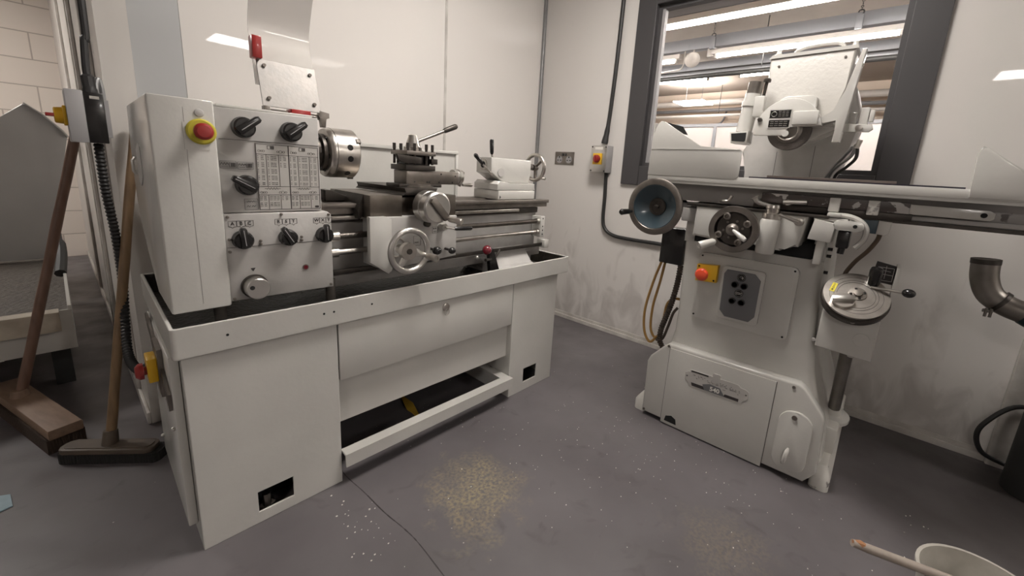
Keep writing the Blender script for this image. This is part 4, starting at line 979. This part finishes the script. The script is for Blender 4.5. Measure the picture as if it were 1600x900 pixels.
# black switch box and hoses at left
MB().box(-.035, .075, .13, .21, .705, .875, r=.006).build('switch_box', 'black', P, 'black box behind the traverse wheel')
hz = ((( -.020, .15, .73), (-.055, .15, .60), (-.080, .15, .45), (-.070, .15, .34), (-.035, .15, .29), (-.002, .15, .33)),
      ((-.014, .17, .73), (-.030, .17, .60), (-.050, .17, .47), (-.048, .17, .36), (-.025, .17, .315), (.0, .17, .33), (.012, .17, .42), (.02, .17, .50), (.055, .17, .535), (.10, .17, .535)),
      ((.0, .14, .315), (.03, .14, .33), (.05, .14, .40), (.065, .14, .47), (.08, .15, .50)))
for i, h_ in enumerate(hz): MB().tube(smooth(h_), .0065, 8).build('ochre_hose', 'hose_ochre' if i < 2 else 'hose_brown', P)
p_, r_ = ribbed([(.066, .15, .705), (.062, .15, .62), (.048, .15, .52), (.030, .15, .44), (.014, .15, .37), (.016, .15, .31), (.04, .16, .27)], .0145, .012, .25)
MB().tube(p_, r_, 10).build('corrugated_hose', 'hose_brown', P)

# table
tb = MB()
tb.box(-.055, 1.75, -.050, .26, 1.080, 1.110, r=.002)
for q in ((-.055, .302, -.050, -.042), (.302, 1.75, -.050, -.043), (-.055, 1.75, .252, .26), (-.055, -.047, -.042, .252), (1.742, 1.75, -.042, .252)): tb.box(q[0], q[1], q[2], q[3], 1.09, 1.122 if q[0] < .3 and q[2] < 0 else 1.118, r=.001)
tb.box(-.055, 1.75, -.052, -.046, 1.091, 1.118, r=.001)
table = tb.build('table', 'white', P)
MB().box(-.04, 1.70, .020, .22, 1.012, 1.081, r=.002).build('table_apron', 'under_grey', P)
MB().box(.60, 1.65, .0, .21, 1.002, 1.013).build('table_way', 'steel_dark', P)
MB().box(.385, .745, .0, .17, 1.110, 1.131, r=.001).build('magnetic_chuck', 'magplate', P, 'brown ground steel chuck')
MB().box(.33, .895, -.02, .19, 1.110, 1.123).build('chuck_base', mat('dark_purple_steel', (.04, .035, .05), .4, metal=.6), P)
# splash guards
lg = MB().prism([(-.056, 1.110), (-.052, 1.26), (-.036, 1.315), (-.022, 1.328), (-.004, 1.324), (.149, 1.228), (.290, 1.219), (.302, 1.212), (.302, 1.12), (.29, 1.110)], -.054, -.048, 'y', r=.0015).build('splash_guard', 'white', P)
MB().prism([(-.050, 1.11), (-.050, 1.322), (.10, 1.322), (.25, 1.25), (.25, 1.11)], -.0535, -.0475, 'x').prism([(-.053, 1.11), (-.053, 1.21), (.04, 1.21), (.04, 1.11)], .245, .251, 'y').build('guard_end', 'white', lg)
MB().prism([(-.048, 1.326), (-.040, 1.335), (.027, 1.317), (.051, 1.283), (.002, 1.290)], .055, .060, 'y').build('guard_inside_shade', 'black_matt', lg)  # black piece painting the shaded inside of the folded guard
MB().box(-.050, .298, -.0555, -.0535, 1.2155, 1.2175).build('fold_line', 'grey_paint', lg)
rg = MB().prism([(.902, 1.095), (.902, 1.12), (.897, 1.215), (.903, 1.229), (.914, 1.230), (.999, 1.160), (1.10, 1.10), (1.10, 1.095)], -.054, -.048, 'y', r=.0015).build('splash_guard', 'white', P)
MB().sheet([(.903, -.053, 1.232), (.999, -.053, 1.162), (1.09, -.053, 1.10)], [(.903, -.02, 1.232), (.999, -.02, 1.162), (1.09, -.02, 1.10)], .004).build('guard_return', 'white', rg)
# dog bar
MB().box(.385, .790, -.024, .022, 1.034, 1.068, r=.001).build('rack_strip', 'rust_bar', P, 'worn brown strip with paint remains')
MB().box(.36, .80, -.014, .02, 1.012, 1.033, r=.001).build('rack_edge', 'steel_dark', P)
db = MB().prism([(.79, 1.036), (.79, 1.064), (.955, 1.062), (.966, 1.055), (.966, 1.040), (.958, 1.034), (.80, 1.034)], -.022, -.010, 'y', r=.001).build('trip_bar', 'white', P)
MB().lathe([(0, .007), (.001, .007)], (.945, -.022, 1.048), (0, -1, 0), 16).build('bar_hole', 'black_matt', db)
MB().box(.80, .95, -.0105, .021, 1.040, 1.058).build('bar_backing', 'steel_dark', db)
for x in (.590, .690): MB().box(x, x+.030, -.038, -.020, 1.022, 1.068, r=.003).build('trip_dog', 'white_worn', P)
MB().box(.80, 1.25, -.0, .021, 1.016, 1.030, r=.001).build('lower_strip', 'grey_paint', P)
# limit switch and cable
ls = MB().prism([(.655, .985), (.66, 1.003), (.725, 1.006), (.725, .962), (.700, .962), (.688, .978)], -.01, .04, 'y', r=.003).build('limit_switch', chipped('chipped_blue_paint', (.055, .085, .105), (.48, .46, .44), 28., .40), P, 'chipped dark blue switch')
MB().prism([(.725, 1.006), (.758, 1.004), (.756, .968), (.748, .960), (.725, .962)], -.01, .04, 'y', r=.003).build('switch_cover', 'white_worn', ls)
MB().tube(smooth([(.735, .02, .962), (.732, .02, .94), (.715, .03, .90), (.690, .04, .86), (.672, .05, .82), (.668, .06, .80)]), .0065, 8).build('switch_cable', 'cable_brown', P)
# right bracket with curved pipe lever
rb = MB().prism([(.552, .925), (.562, .995), (.622, .985), (.617, .920)], -.062, .03, 'y', r=.003).build('limit_box', 'white', P)
MB().box(.558, .650, -.050, .03, .990, 1.002, r=.002).build('box_top', 'white', rb)
MB().box(.578, .600, -.050, .03, .84, .925, r=.003).build('strap', 'white', rb)
MB().prism(rrect(.615, .695, .966, .998, .014, 5), -.062, -.045, 'y', r=.002).build('pivot_arm', 'white', rb)
MB().lathe([(0, .006), (.001, .006)], (.672, -.0625, .982), (0, -1, 0), 12).build('pivot_hole', 'black_matt', rb)
MB().box(.592, .630, -.055, -.025, 1.005, 1.020, r=.004).build('clip', 'white', rb)
MB().tube(smooth([(.60, -.04, 1.010), (.645, -.04, 1.012), (.680, -.04, 1.000), (.700, -.04, .975), (.700, -.04, .945), (.690, -.04, .925), (.682, -.04, .912)]), .0085, 8).build('curved_pipe', 'white', rb)
MB().box(.630, .665, -.045, .02, .905, .965, r=.006).build('valve_block', 'black', rb)
MB().cyl((.648, -.02, .905), (.646, -.02, .885), .010, seg=12).build('valve_stem', 'black', rb)
b = MB()
for z in (.80, .86, .885): b.lathe([(0, .006), (.014, .006)], (.606, .06, z), (1, 0, 0), 8)
b.split('side_bolt', 'black', P)
# elevating unit on the right
eu = MB().prism([(.634, .556), (.634, .690), (.788, .690), (.789, .548)], -.045, .12, 'y', r=.006, seg=3).build('elevating_gearbox', 'white', P)
MB().lathe([(0, .022), (.003, .022), (.004, .018)], (.752, -.045, .615), (0, -1, 0), 24).build('oil_plug', 'white', eu)
MB().lathe([(0, .012), (.016, .010)], (.735, .0, .552), (0, 0, -1), 14).build('drain_plug', 'white', eu)
MB().box(.618, .636, .02, .10, .549, .560, r=.001).build('mounting_strip', 'rust_bar', eu)
ax = Vector((.10, -.68, .72)).normalized(); dc = Vector((.712, -.055, .755))
b = MB().lathe([(-.062, .060), (-.030, .072), (-.026, .090), (-.006, .092), (.0, .088)], dc, ax, 56); b.build('dial_body', 'steel_dark', eu)
dd = MB().lathe([(-.004, .084), (.008, .088), (.012, .087), (.012, .058), (.0113, .058), (.0113, .056), (.012, .056), (.012, .050), (.0113, .050), (.0113, .048), (.012, .048), (.012, .001)], dc, ax, 64).build('elevating_handwheel', 'steel', P)
u_, v_, _ = basis(ax)
def ondial(px, pz, h):    # px to the right, pz up the dial face
    r3 = Vector((1, 0, 0)) - ax*ax.x; r3.normalize(); u3 = ax.cross(r3)
    return dc + r3*px + (u3 if u3.z > 0 else -u3)*pz + ax*h
MB().lathe([(.012, .024), (.015, .024), (.016, .012), (.022, .012), (.023, .005)], ondial(.003, .006, 0), ax, 28).build('hub', 'steel_dull', dd)
b = MB()
for k in range(4): b.lathe([(.012, .004), (.017, .004)], ondial(.003+.018*math.cos(k*1.57+.4), .006+.018*math.sin(k*1.57+.4), 0), ax, 8)
b.split('hub_screw', 'black', dd)
for rr in (.050, .058, .070): MB().torus(dc+ax*.0122, ax, rr, .0006, 48, 4).build('engraved_ring', 'ink_grey', dd)
k = MB().lathe([(.012, .030), (.020, .030), (.022, .028)], ondial(-.030, -.034, 0), ax, 32).build('lock_knob', 'steel', dd)
r3 = (ondial(1, .35, 0)-ondial(0, 0, 0)).normalized(); c3 = ondial(-.030, -.034, .027); f3 = ax.cross(r3)
MB().box(-.030, .030, -.008, .008, -.006, .008, R=Matrix.Translation(c3) @ Matrix((r3, f3, ax)).transposed().to_4x4(), r=.002).build('knob_bar', 'alu', k)
MB().lathe([(.006, .015), (.012, .0165), (.056, .0175), (.066, .015), (.070, .006)], ondial(.036, .058, 0), (Vector((.02, -.25, .97))).normalized(), 24).build('handle', 'black', dd)
c3 = ondial(-.062, .012, .0125); r4 = (ondial(.15, 1, 0)-ondial(0, 0, 0)).normalized(); f4 = ax.cross(r4)
Rl = Matrix.Translation(c3) @ Matrix((r4, f4, ax)).transposed().to_4x4()
stk = MB().box(-.018, .018, -.007, .007, -.0003, .0005, R=Rl).build('yellow_label', 'label_yellow', dd, 'small yellow sticker')
text_mesh('80 JTO 4', .0075, Rl @ Matrix.Translation((0, 0, .0009)), 'ink', stk, 'lettering', th=.0002)
MB().lathe([(0, .008), (.008, .008)], dc-ax*.014+Vector((.01, -.06, -.055)), (0, -1, -.3), 12).build('dial_lock', 'steel', eu)
lv = MB().tube([(.745, -.03, .792), (.822, -.05, .797)], .0048, 8).build('elevating_lever', 'steel', P)
MB().ball((.834, -.053, .798), .0145, (1.15, 1, .95)).build('lever_ball', 'black', lv)
lp = MB().prism([(.738, .800), (.745, .868), (.800, .858), (.797, .795)], .06, .066, 'y').build('diagram_plate', 'ink', P, 'black diagram plate')
MB().prism([(.795, .69), (.797, .86), (.803, .858), (.803, .69)], .02, .12, 'y').build('side_plate', 'white_worn', P)
b = MB(); Y0, Y1 = .0585, .0602
frame_rect(.750, .792, .806, .850, .0014); ln(.760, .806, .760, .840, .001); ln(.772, .812, .772, .856, .001); ln(.750, .828, .792, .826, .001); ln(.765, .840, .785, .838, .001)
b.build('diagram', 'alu', lp)
# post under the gearbox with disc foot
ps = MB().cyl((.722, .22, .235), (.722, .10, .555), .020, seg=20).build('support_post', 'galv', P)
b = MB().lathe([(0, .055), (.014, .055), (.016, .045), (.026, .030), (.05, .026)], (.722, .235, .195), (0, -.25, 1), 32); b.build('post_foot', 'white', P)
MB().box(.65, .752, .12, .50, .09, .20, r=.01).build('base_ledge', 'white_worn', P)
# rear column of the machine
b = MB(); b.prism([(.20, .98), (.205, 1.15), (.19, 1.19), (.175, 1.24), (.20, 1.30), (.20, 1.50), (.56, 1.50), (.596, 1.37), (.575, 1.25), (.52, 1.12), (.52, .98)], .44, .66, 'y', r=.006)
rc = b.build('rear_column', 'grey_paint', P)
MB().box(.318, .320, .4385, .4405, 1.13, 1.245).box(.458, .460, .4385, .4405, 1.13, 1.27).split('column_seam', 'ink_grey', rc)
MB().box(.20, .52, .40, .66, .86, .99).build('column_foot', 'grey_paint', rc)
# wheel head
b = MB(); b.prism([(.284, 1.585), (.555, 1.590), (.545, 1.46), (.520, 1.345), (.480, 1.325), (.30, 1.325), (.290, 1.40)], .205, .50, 'y', r=.006)
hd = b.build('wheel_head', 'head_white', P, bev=.001)
MB().prism([(.280, 1.585), (.290, 1.597), (.555, 1.602), (.562, 1.590)], .20, .505, 'y').build('head_lid', 'white', hd)
MB().tube(smooth([(.355, .25, 1.600), (.37, .25, 1.620), (.42, .25, 1.630), (.49, .25, 1.628), (.512, .25, 1.612), (.515, .25, 1.600)]), .007, 8).build('lifting_handle', 'white', hd)
b = MB()
for x in (.302, .545): b.lathe([(0, .012), (.012, .013), (.02, .008), (.026, .008)], (x, .24, 1.596), (0, 0, 1), 14)
b.split('lid_knob', 'white', hd)
b = MB()
for (x, z) in ((.318, 1.555), (.527, 1.565)): b.cyl((x, .206, z), (x, .203, z), .0045, seg=8)
b.split('cover_screw', 'steel_dull', hd)
MB().prism([(.575, 1.575), (.588, 1.575), (.575, 1.42), (.565, 1.262), (.541, 1.262), (.546, 1.345), (.50, 1.325), (.46, 1.330), (.53, 1.37), (.555, 1.44)], .155, .20, 'y', r=.004).build('side_frame', 'white', P)
MB().prism([(.335, 1.395), (.35, 1.425), (.37, 1.435), (.455, 1.435), (.470, 1.425), (.472, 1.33), (.33, 1.33)], .175, .21, 'y', r=.004).build('spindle_boss', 'white', P)
# guard, wheel
arc = [(.395+.108*math.cos(a), 1.310+.108*math.sin(a)*1.02) for a in [PI*(.06+.84*k/14) for k in range(15)]]
gdp = MB().prism([(.283, 1.288), (.382, 1.285), (.395, 1.300), (.400, 1.318), (.505, 1.318)]+arc, .130, .175, 'y', r=.003).build('wheel_guard', 'white', P)
MB().lathe([(0, .012), (.006, .012)], (.395, .129, 1.292), (0, -1, 0), 20).build('guard_boss', 'white', gdp)
MB().box(.410, .492, .118, .132, 1.322, 1.372, r=.005).build('guard_flap', 'white', gdp)
b = MB()
for (x, z) in ((.300, 1.345), (.480, 1.352)): b.lathe([(0, .009), (.010, .008), (.011, .005)], (x, .130, z), (0, -1, 0), 6)
b.split('guard_bolt', 'steel_dark', gdp)
pl_ = MB().box(.330, .405, .1275, .130, 1.312, 1.382).build('warning_plate', 'lime_paper', gdp)
b = MB(); b.box(.333, .402, .1265, .1275, 1.350, 1.378); b.box(.333, .402, .1265, .1275, 1.316, 1.342); b.build('plate_print', 'black', pl_)
b = MB(); b.torus((.347, .1262, 1.364), (0, 1, 0), .009, .0012, 18, 4)
for i in range(4):
    for k in range(3): b.box(.362+k*.012, .371+k*.012, .1260, .1266, 1.355+i*.0058, 1.357+i*.0058)
for i in range(3):
    for k in range(4): b.box(.338+k*.015, .350+k*.015, .1260, .1266, 1.320+i*.0075, 1.3225+i*.0075)
b.build('plate_text', 'alu', pl_)
wl = MB().lathe([(0, .072), (.030, .072), (.032, .066), (.032, .03)], (.400, .185, 1.305), (0, -1, 0), 48).build('grinding_wheel', 'abrasive', P)
MB().lathe([(0, .046), (.006, .046), (.007, .040)], (.400, .154, 1.305), (0, -1, 0), 32).build('wheel_flange', 'steel_dull', wl)
MB().torus((.400, .145, 1.305), (0, 1, 0), .034, .004, 30, 6).build('flange_ring', 'steel', wl)
MB().prism([(.425, 1.318), (.535, 1.318), (.54, 1.31), (.46, 1.27), (.42, 1.262)], .19, .30, 'y').build('guard_chute', 'white', P)
# suction nozzle
nz = MB().lathe([(0, .030), (.10, .030), (.101, .034), (.120, .034), (.121, .030), (.150, .029)], (.232, .19, 1.305), (.10, .0, 1), 28).build('suction_nozzle', 'white', P)
MB().lathe([(0, .028), (.048, .028)], (.247, .19, 1.452), (.10, 0, 1), 28).build('nozzle_tube', 'galv', nz)
t = MB(); t.sheet([(.196, .14, 1.298), (.198, .14, 1.262)], [(.258, .14, 1.303), (.262, .14, 1.262)], .005)
MB().prism([(.192, 1.300), (.262, 1.305), (.262, 1.26), (.255, 1.253), (.20, 1.258)], .14, .22, 'y', r=.005).build('nozzle_mouth', 'white', nz)
MB().prism([(.199, 1.295), (.256, 1.298), (.256, 1.267), (.252, 1.262), (.205, 1.265)], .137, .141, 'y').build('mouth_opening', 'black_matt', nz)
k = MB().lathe([(0, .006), (.09, .006), (.091, .014), (.100, .014), (.104, .010)], (.288, .16, 1.40), (.08, 0, 1), 12).build('height_screw', 'steel_dark', nz)
MB().box(.262, .30, .15, .18, 1.36, 1.44, r=.006).build('screw_bracket', 'white', nz)
# right side latch hardware and cables
lt = MB().prism([(.566, 1.300), (.640, 1.300), (.650, 1.31), (.645, 1.325), (.566, 1.33)], .18, .20, 'y', r=.003).build('dresser_arm', 'white', P)
MB().box(.605, .630, .19, .23, 1.32, 1.385, r=.003).box(.632, .645, .19, .22, 1.335, 1.375, r=.003).box(.575, .598, .20, .23, 1.33, 1.37, r=.003).split('dresser_body', 'white', lt)
MB().lathe([(0, .011), (.006, .011), (.007, .005)], (.610, .18, 1.314), (0, -1, 0), 18).build('arm_bolt', 'steel', lt)
MB().lathe([(0, .008), (.03, .008)], (.615, .20, 1.245), (.2, 0, 1), 12).build('cable_gland', 'steel', lt)
for i, pts in enumerate((((.610, .22, 1.258), (.60, .26, 1.22), (.565, .32, 1.19), (.535, .38, 1.15), (.53, .40, 1.10)), ((.615, .22, 1.255), (.615, .27, 1.215), (.59, .33, 1.185), (.555, .38, 1.15), (.55, .40, 1.09)), ((.60, .24, 1.25), (.575, .30, 1.22), (.545, .35, 1.18), (.52, .40, 1.13), (.52, .41, 1.08)))):
    MB().tube(smooth(pts), .006, 8).build('motor_cable', 'pipe_black' if i == 1 else 'conduit', P)

# ---------------------------------------------------------------- left of the lathe
# isolator on the partition post with cable and corrugated conduit
IS = empty('rotary_isolator', (.151, 2.03, 1.183), 0, 'grey and black isolator box with yellow and red rotary switch on the partition end', 'switch')
MB().box(-.058, -.012, -.055, .055, -.080, .078, r=.003).build('base_box', 'black', IS, 'black half of the box')
MB().box(-.099, -.058, -.056, .056, -.081, .081, r=.003).build('cover', 'grey_box', IS, 'grey half of the box')
MB().box(-.0125, 0, -.03, .03, -.06, .06).build('back_spacer', 'grey_box', IS)
MB().box(-.044, -.022, -.0565, -.055, .058, .067).build('label', 'alu', IS)
q = MB().box(-.107, -.099, -.034, .034, -.030, .030, r=.002).build('yellow_plate', 'yellow', IS)
MB().lathe([(0, .026), (.018, .024), (.020, .020)], (-.107, 0, 0), (-1, 0, 0), 24).build('yellow_collar', 'yellow', q)
MB().box(-.145, -.123, -.022, .022, -.005, .005, r=.002).build('red_handle', 'red', q)
b = MB(); b.tube(smooth([(.114, 2.02, 1.262), (.112, 2.02, 1.30), (.112, 2.02, 1.345), (.117, 2.02, 1.43), (.124, 2.02, 1.54), (.125, 2.02, CZ)]), [.019]*3+[.017]*6+[.010]*22, 10)
tag(b.build('power_cable', 'rubber'), 'black cable hanging down into the top of the grey and black isolator', 'cable')
p_, r_ = ribbed([(.114, 2.02, 1.102), (.114, 2.02, .95), (.122, 2.01, .79), (.122, 2.00, .63), (.110, 1.95, .49), (.100, 1.85, .40), (.112, 1.72, .39), (.130, 1.62, .44)], .0145, .013, .28)
tag(MB().tube(p_, r_, 10).build('corrugated_conduit', 'rubber'), 'black corrugated conduit running from the isolator down to the lathe end', 'conduit')
tag(MB().tube(smooth([(.145, 2.075, 1.20), (.145, 2.072, 1.28), (.140, 2.07, 1.315), (.132, 2.065, 1.29), (.130, 2.06, 1.25)]), .007, 8).build('spare_cable', 'conduit'), 'short grey loop of cable behind the isolator', 'cable')
struct(MB().box(.18, .23, 1.98, 2.075, 0, .035, r=.004).build('trim_6', 'trim'))

# brooms
def handle_tube(p0, p1, r, m, par, name='handle'):
    p0, p1 = Vector(p0), Vector(p1); n = 12
    pts = [p0.lerp(p1, i/n)+Vector((.0006*math.sin(i*1.3), .0006*math.cos(i*1.7), 0)) for i in range(n+1)]
    return MB().tube(pts, [r*(1+.03*math.sin(i*2.1)) for i in range(n+1)], 14).build(name, m, par)
a1 = math.atan2(2.62-2.07, -.245+.085)
B1 = empty('floor_broom', (-.160, 2.375, 0), a1, 'broad wooden broom with reddish handle leaning beside the left machine', 'broom')
L1 = .30
b = MB(); b.prism([(-L1, -.045), (-L1, .045), (L1, .045), (L1, -.045)], .055, .095, 'z', r=.006); b.build('broom_head', 'wood_head', B1)
MB().prism([(-L1+.01, -.05), (-L1+.01, .05), (L1-.01, .05), (L1-.01, -.05)], .0, .056, 'z').build('bristles', 'bristle_brown', B1)
inv = Matrix.Rotation(-a1, 3, 'Z')
handle_tube(inv @ Vector((-.195+.165, 2.43-2.345, .09)), inv @ Vector((.128+.165-.02, 2.56-2.345, 1.25)), .0165, 'wood_red', B1)
MB().lathe([(0, .028), (.03, .022)], inv @ Vector((-.195+.165, 2.43-2.345, .093)), (0, 0, 1), 16).build('socket', 'wood_head', B1)
a2 = math.atan2(1.79-1.985, .125+.09)
B2 = empty('floor_broom', (.024, 1.925, 0), a2, 'broom with dark brown plastic head and bamboo-coloured handle leaning behind the lathe gear cover', 'broom')
L2 = .150
MB().prism(rrect(-L2, L2, -.032, .032, .022, 5), .034, .052, 'z', r=.004).build('broom_head', 'broom_plastic', B2)
MB().prism(rrect(-L2+.012, L2-.012, -.022, .022, .016, 5), .0522, .0550, 'z').build('head_recess', 'broom_plastic', B2)
MB().prism(rrect(-L2-.004, L2+.022, -.035, .035, .022, 5), .0, .035, 'z').build('bristles', 'bristle_black', B2)
inv = Matrix.Rotation(-a2, 3, 'Z')
hb = inv @ Vector((0, .008, .05))
MB().lathe([(0, .024), (.05, .020), (.052, .018)], hb, inv @ Vector((.13, .1, 1)), 16).build('socket', 'broom_plastic', B2)
handle_tube(hb, inv @ Vector((.215-.024, 2.035-1.925, 1.18)), .0145, 'wood', B2)

# second machine at the far left
LM = empty('machine_tool', (0, 0, 0), 0, 'grey-white machine with a swarf-covered tray at the left edge', 'machine')
zt = .30
def trayshape(x0, x1, y0, y1, z0, z1): return [(x0, y0), (x1, y0), (x1, y1), (x0, y1)]
b = MB(); b.box(-1.3, -.014, 2.60, 2.612, .205, .385, r=.002); b.box(-.026, -.014, 2.612, 4.1, .205, .40, r=.002); b.box(-1.3, -.026, 2.612, 4.1, .205, .215); b.box(-1.3, -.222, 2.595, 2.60, .205, .21)
b.build('tray', 'white', LM)
MB().box(-1.3, -.027, 2.613, 4.1, .215, .345).build('swarf_bed', 'swarf', LM, 'thick dark swarf')
MB().prism([(2.575, .300), (2.572, .385), (2.585, .392), (2.612, .392), (2.612, .386), (2.600, .385), (2.599, .30)], -1.3, -.052, 'x').build('tray_lip', 'stained_cream', LM, 'stained cream folded lip')
MB().prism([(-1.3, .36), (-.025, .36), (-.018, .60), (.089, 1.129), (.07, 1.165), (.0, 1.25), (-.055, 1.305), (-.075, 1.310), (-.17, 1.22), (-.25, 1.12), (-1.3, 1.0)], 4.0, 4.04, 'y', r=.004).build('end_guard', 'machine_blue', LM)
MB().sheet([(-.070, 3.96, 1.312), (.0, 3.96, 1.252), (.07, 3.96, 1.167), (.091, 3.96, 1.129)], [(-.070, 4.3, 1.312), (.0, 4.3, 1.252), (.07, 4.3, 1.167), (.091, 4.3, 1.129)], .008).build('guard_top', 'machine_blue', LM)
MB().cyl((-.35, 4.2, 1.0), (-.35, 4.7, 1.0), .25, seg=40).build('drum', 'machine_blue', LM)
MB().ball((.010, 3.95, .72), .016).build('knob', 'black', LM)
MB().tube(smooth([(.0, 3.9, .70), (-.02, 3.7, .60), (-.02, 3.5, .48), (-.035, 3.3, .40)]), [.014]*10+[.024]*9, 8).build('dark_strap', 'rubber', LM)
MB().box(-1.2, -.30, 2.75, 4.0, .0, .20, r=.01).build('stand', 'machine_blue', LM)
MB().box(-.10, -.04, 2.72, 2.80, .0, .20).build('leg', 'pipe_black', LM)
MB().box(-.60, -.26, 2.58, 2.75, .0, .12, r=.02).build('foot_casting', 'machine_blue', LM)

# ---------------------------------------------------------------- right hand side
EX = empty('extraction_elbow', (1.748+.4, .741-1.05, .80), 0, 'stained metal extraction elbow joining a dark teal sleeve at the right edge', 'duct')
def W(gx, gy, gz): return Vector((gy-.4, -(gx-1.05), gz-.80))
path = smooth([W(1.030, .4, .885), W(1.038, .4, .82), W(1.062, .4, .765), W(1.105, .4, .735), W(1.15, .4, .720)], 6)
MB().tube(path, [.037+.0*i for i in range(len(path))], 28, cap=False).build('elbow', 'galv', EX)
MB().tube([W(1.0298, .4, .887), W(1.0310, .4, .870)], .0385, 28, cap=False).build('elbow_rim', 'steel_dark', EX)
MB().tube([W(1.085, .4, .747), W(1.095, .4, .741)], .041, 28).build('clamp_band', 'steel_dark', EX)
b = MB(); b.cyl(W(1.050, .36, .712), W(1.075, .36, .712), .006, seg=8); b.cyl(W(1.058, .355, .722), W(1.058, .355, .692), .004, seg=8); b.cyl(W(1.070, .355, .722), W(1.070, .355, .692), .004, seg=8); b.build('clamp_bolt', 'galv', EX)
MB().tube([W(1.15, .4, .720), W(1.19, .4, .706), W(1.5, .4, .60)], [.039, .046, .046], 28).build('sleeve', 'teal_sleeve', EX)
tag(MB().lathe([(0, .095), (.95, .088), (.955, .07)], (2.335, -.615, 0), (0, 0, 1), 40).build('standing_duct', 'pipe_black'), 'thick black duct standing on the floor at the right edge', 'duct')
tag(MB().tube(smooth([(2.445, -.62, .31), (2.445, -.52, .285), (2.43, -.455, .19), (2.43, -.445, .12), (2.43, -.475, .06), (2.455, -.55, .03)]), .009, 8).build('drain_hose', 'rubber'), 'thin black hose looping out beside the black duct', 'hose')
# bucket with stirring stick
BK = empty('paint_bucket', (1.265, -.315, 0), 0, 'white paint-smeared bucket at the bottom edge of the photo', 'bucket')
MB().lathe([(0, .085), (.24, .112), (.242, .117), (.25, .117), (.25, .110), (.02, .083), (.02, 0)], (0, 0, 0), (0, 0, 1), 48, cap=False).build('bucket_wall', 'bucket', BK)
MB().cyl((0, 0, .0), (0, 0, .17), .083, .100, seg=40).build('paint', 'white', BK)
MB().tube(smooth([(-.085, .082, .235), (-.135, .06, .19), (-.155, .0, .15), (-.125, -.07, .17), (-.06, -.105, .235)]), .0022, 6).build('wire_handle', 'steel', BK)
p0 = Vector((1.130, -.077, .300)); p1 = Vector((1.300, -.367, .226))
o = MB().tube([p0, p0.lerp(p1, .1), p0.lerp(p1, .5), p1], [.008, .010, .010, .009], 12).build('stirring_stick', 'paint_stick')
tag(o, 'paint-smeared wooden stick lying across the white bucket', 'stick')
MB().tube([p0+Vector((.001, .0, .003)), p0.lerp(p1, .05)+Vector((0, 0, .004)), p0.lerp(p1, .09)+Vector((0, 0, .002))], [.004, .0085, .006], 8).build('bare_tip', 'raw_wood', o, 'bare orange wood tip')

# floor bits
o = MB().prism([(0, 0), (.055, -.03), (.062, -.10), (.0, -.115), (-.03, -.02)], .0005, .004, 'z').build('blue_sheet_scrap', 'blue_scrap'); o.location = (-.262, 1.935, 0)
tag(o, 'pale blue perforated scrap lying on the floor at the left edge', 'scrap')
b = MB(); pts = [(.984, 1.560), (.960, 1.46), (.945, 1.40), (.945, 1.34), (.938, 1.30)]
b.sheet([(x-.010-.008*(i in (1, 2)), y, .004+.02*(i == 2)) for i, (x, y) in enumerate(pts)], [(x+.006+.010*(i in (1, 2)), y+.006, .004+.02*(i == 1)) for i, (x, y) in enumerate(pts)], .003)
tag(b.build('yellow_scrap', 'leaf'), 'crumpled yellow scrap on the floor under the lathe foot rail', 'scrap')
b = MB()
crk = smooth([(.60, 1.36, 0), (.567, 1.289, 0), (.575, 1.15, 0), (.579, 1.031, 0), (.590, .93, 0), (.592, .856, 0), (.583, .731, 0), (.575, .60, 0), (.58, .40, 0)], 6)
for p, q_ in zip(crk, crk[1:]):
    d_ = (q_-p).normalized(); n_ = Vector((-d_.y, d_.x, 0))*random.uniform(.0008, .0018); 
    b.prism([((p-n_).x, (p-n_).y), ((q_-n_).x, (q_-n_).y), ((q_+n_).x, (q_+n_).y), ((p+n_).x, (p+n_).y)], .0002, .0006, 'z')
struct(b.build('floor_crack', 'ink'))  # thin dark strips drawing the crack in the floor
b = MB()
def chip(x, y, s_):
    n = random.randint(4, 6); a0 = random.uniform(0, 6)
    b.prism([(x+s_*random.uniform(.5, 1)*math.cos(a0+2*PI*k/n), y+s_*random.uniform(.4, .8)*math.sin(a0+2*PI*k/n)) for k in range(n)], .0004, .0018, 'z')
for i in range(34): chip(random.gauss(.50, .06), random.gauss(1.02, .10), random.uniform(.001, .005))
for i in range(110): chip(random.gauss(1.15, .35), random.gauss(.85, .35), random.uniform(.001, .003))
for i in range(90): chip(random.uniform(1.0, 1.9), random.uniform(-.35, .9), random.uniform(.001, .003))
for i in range(40): chip(random.gauss(1.55, .15), random.gauss(.45, .18), random.uniform(.001, .0035))
tag(b.build('paint_flakes', 'chips'), 'tiny white paint flakes scattered over the grey floor', 'paint flakes', kind='stuff')
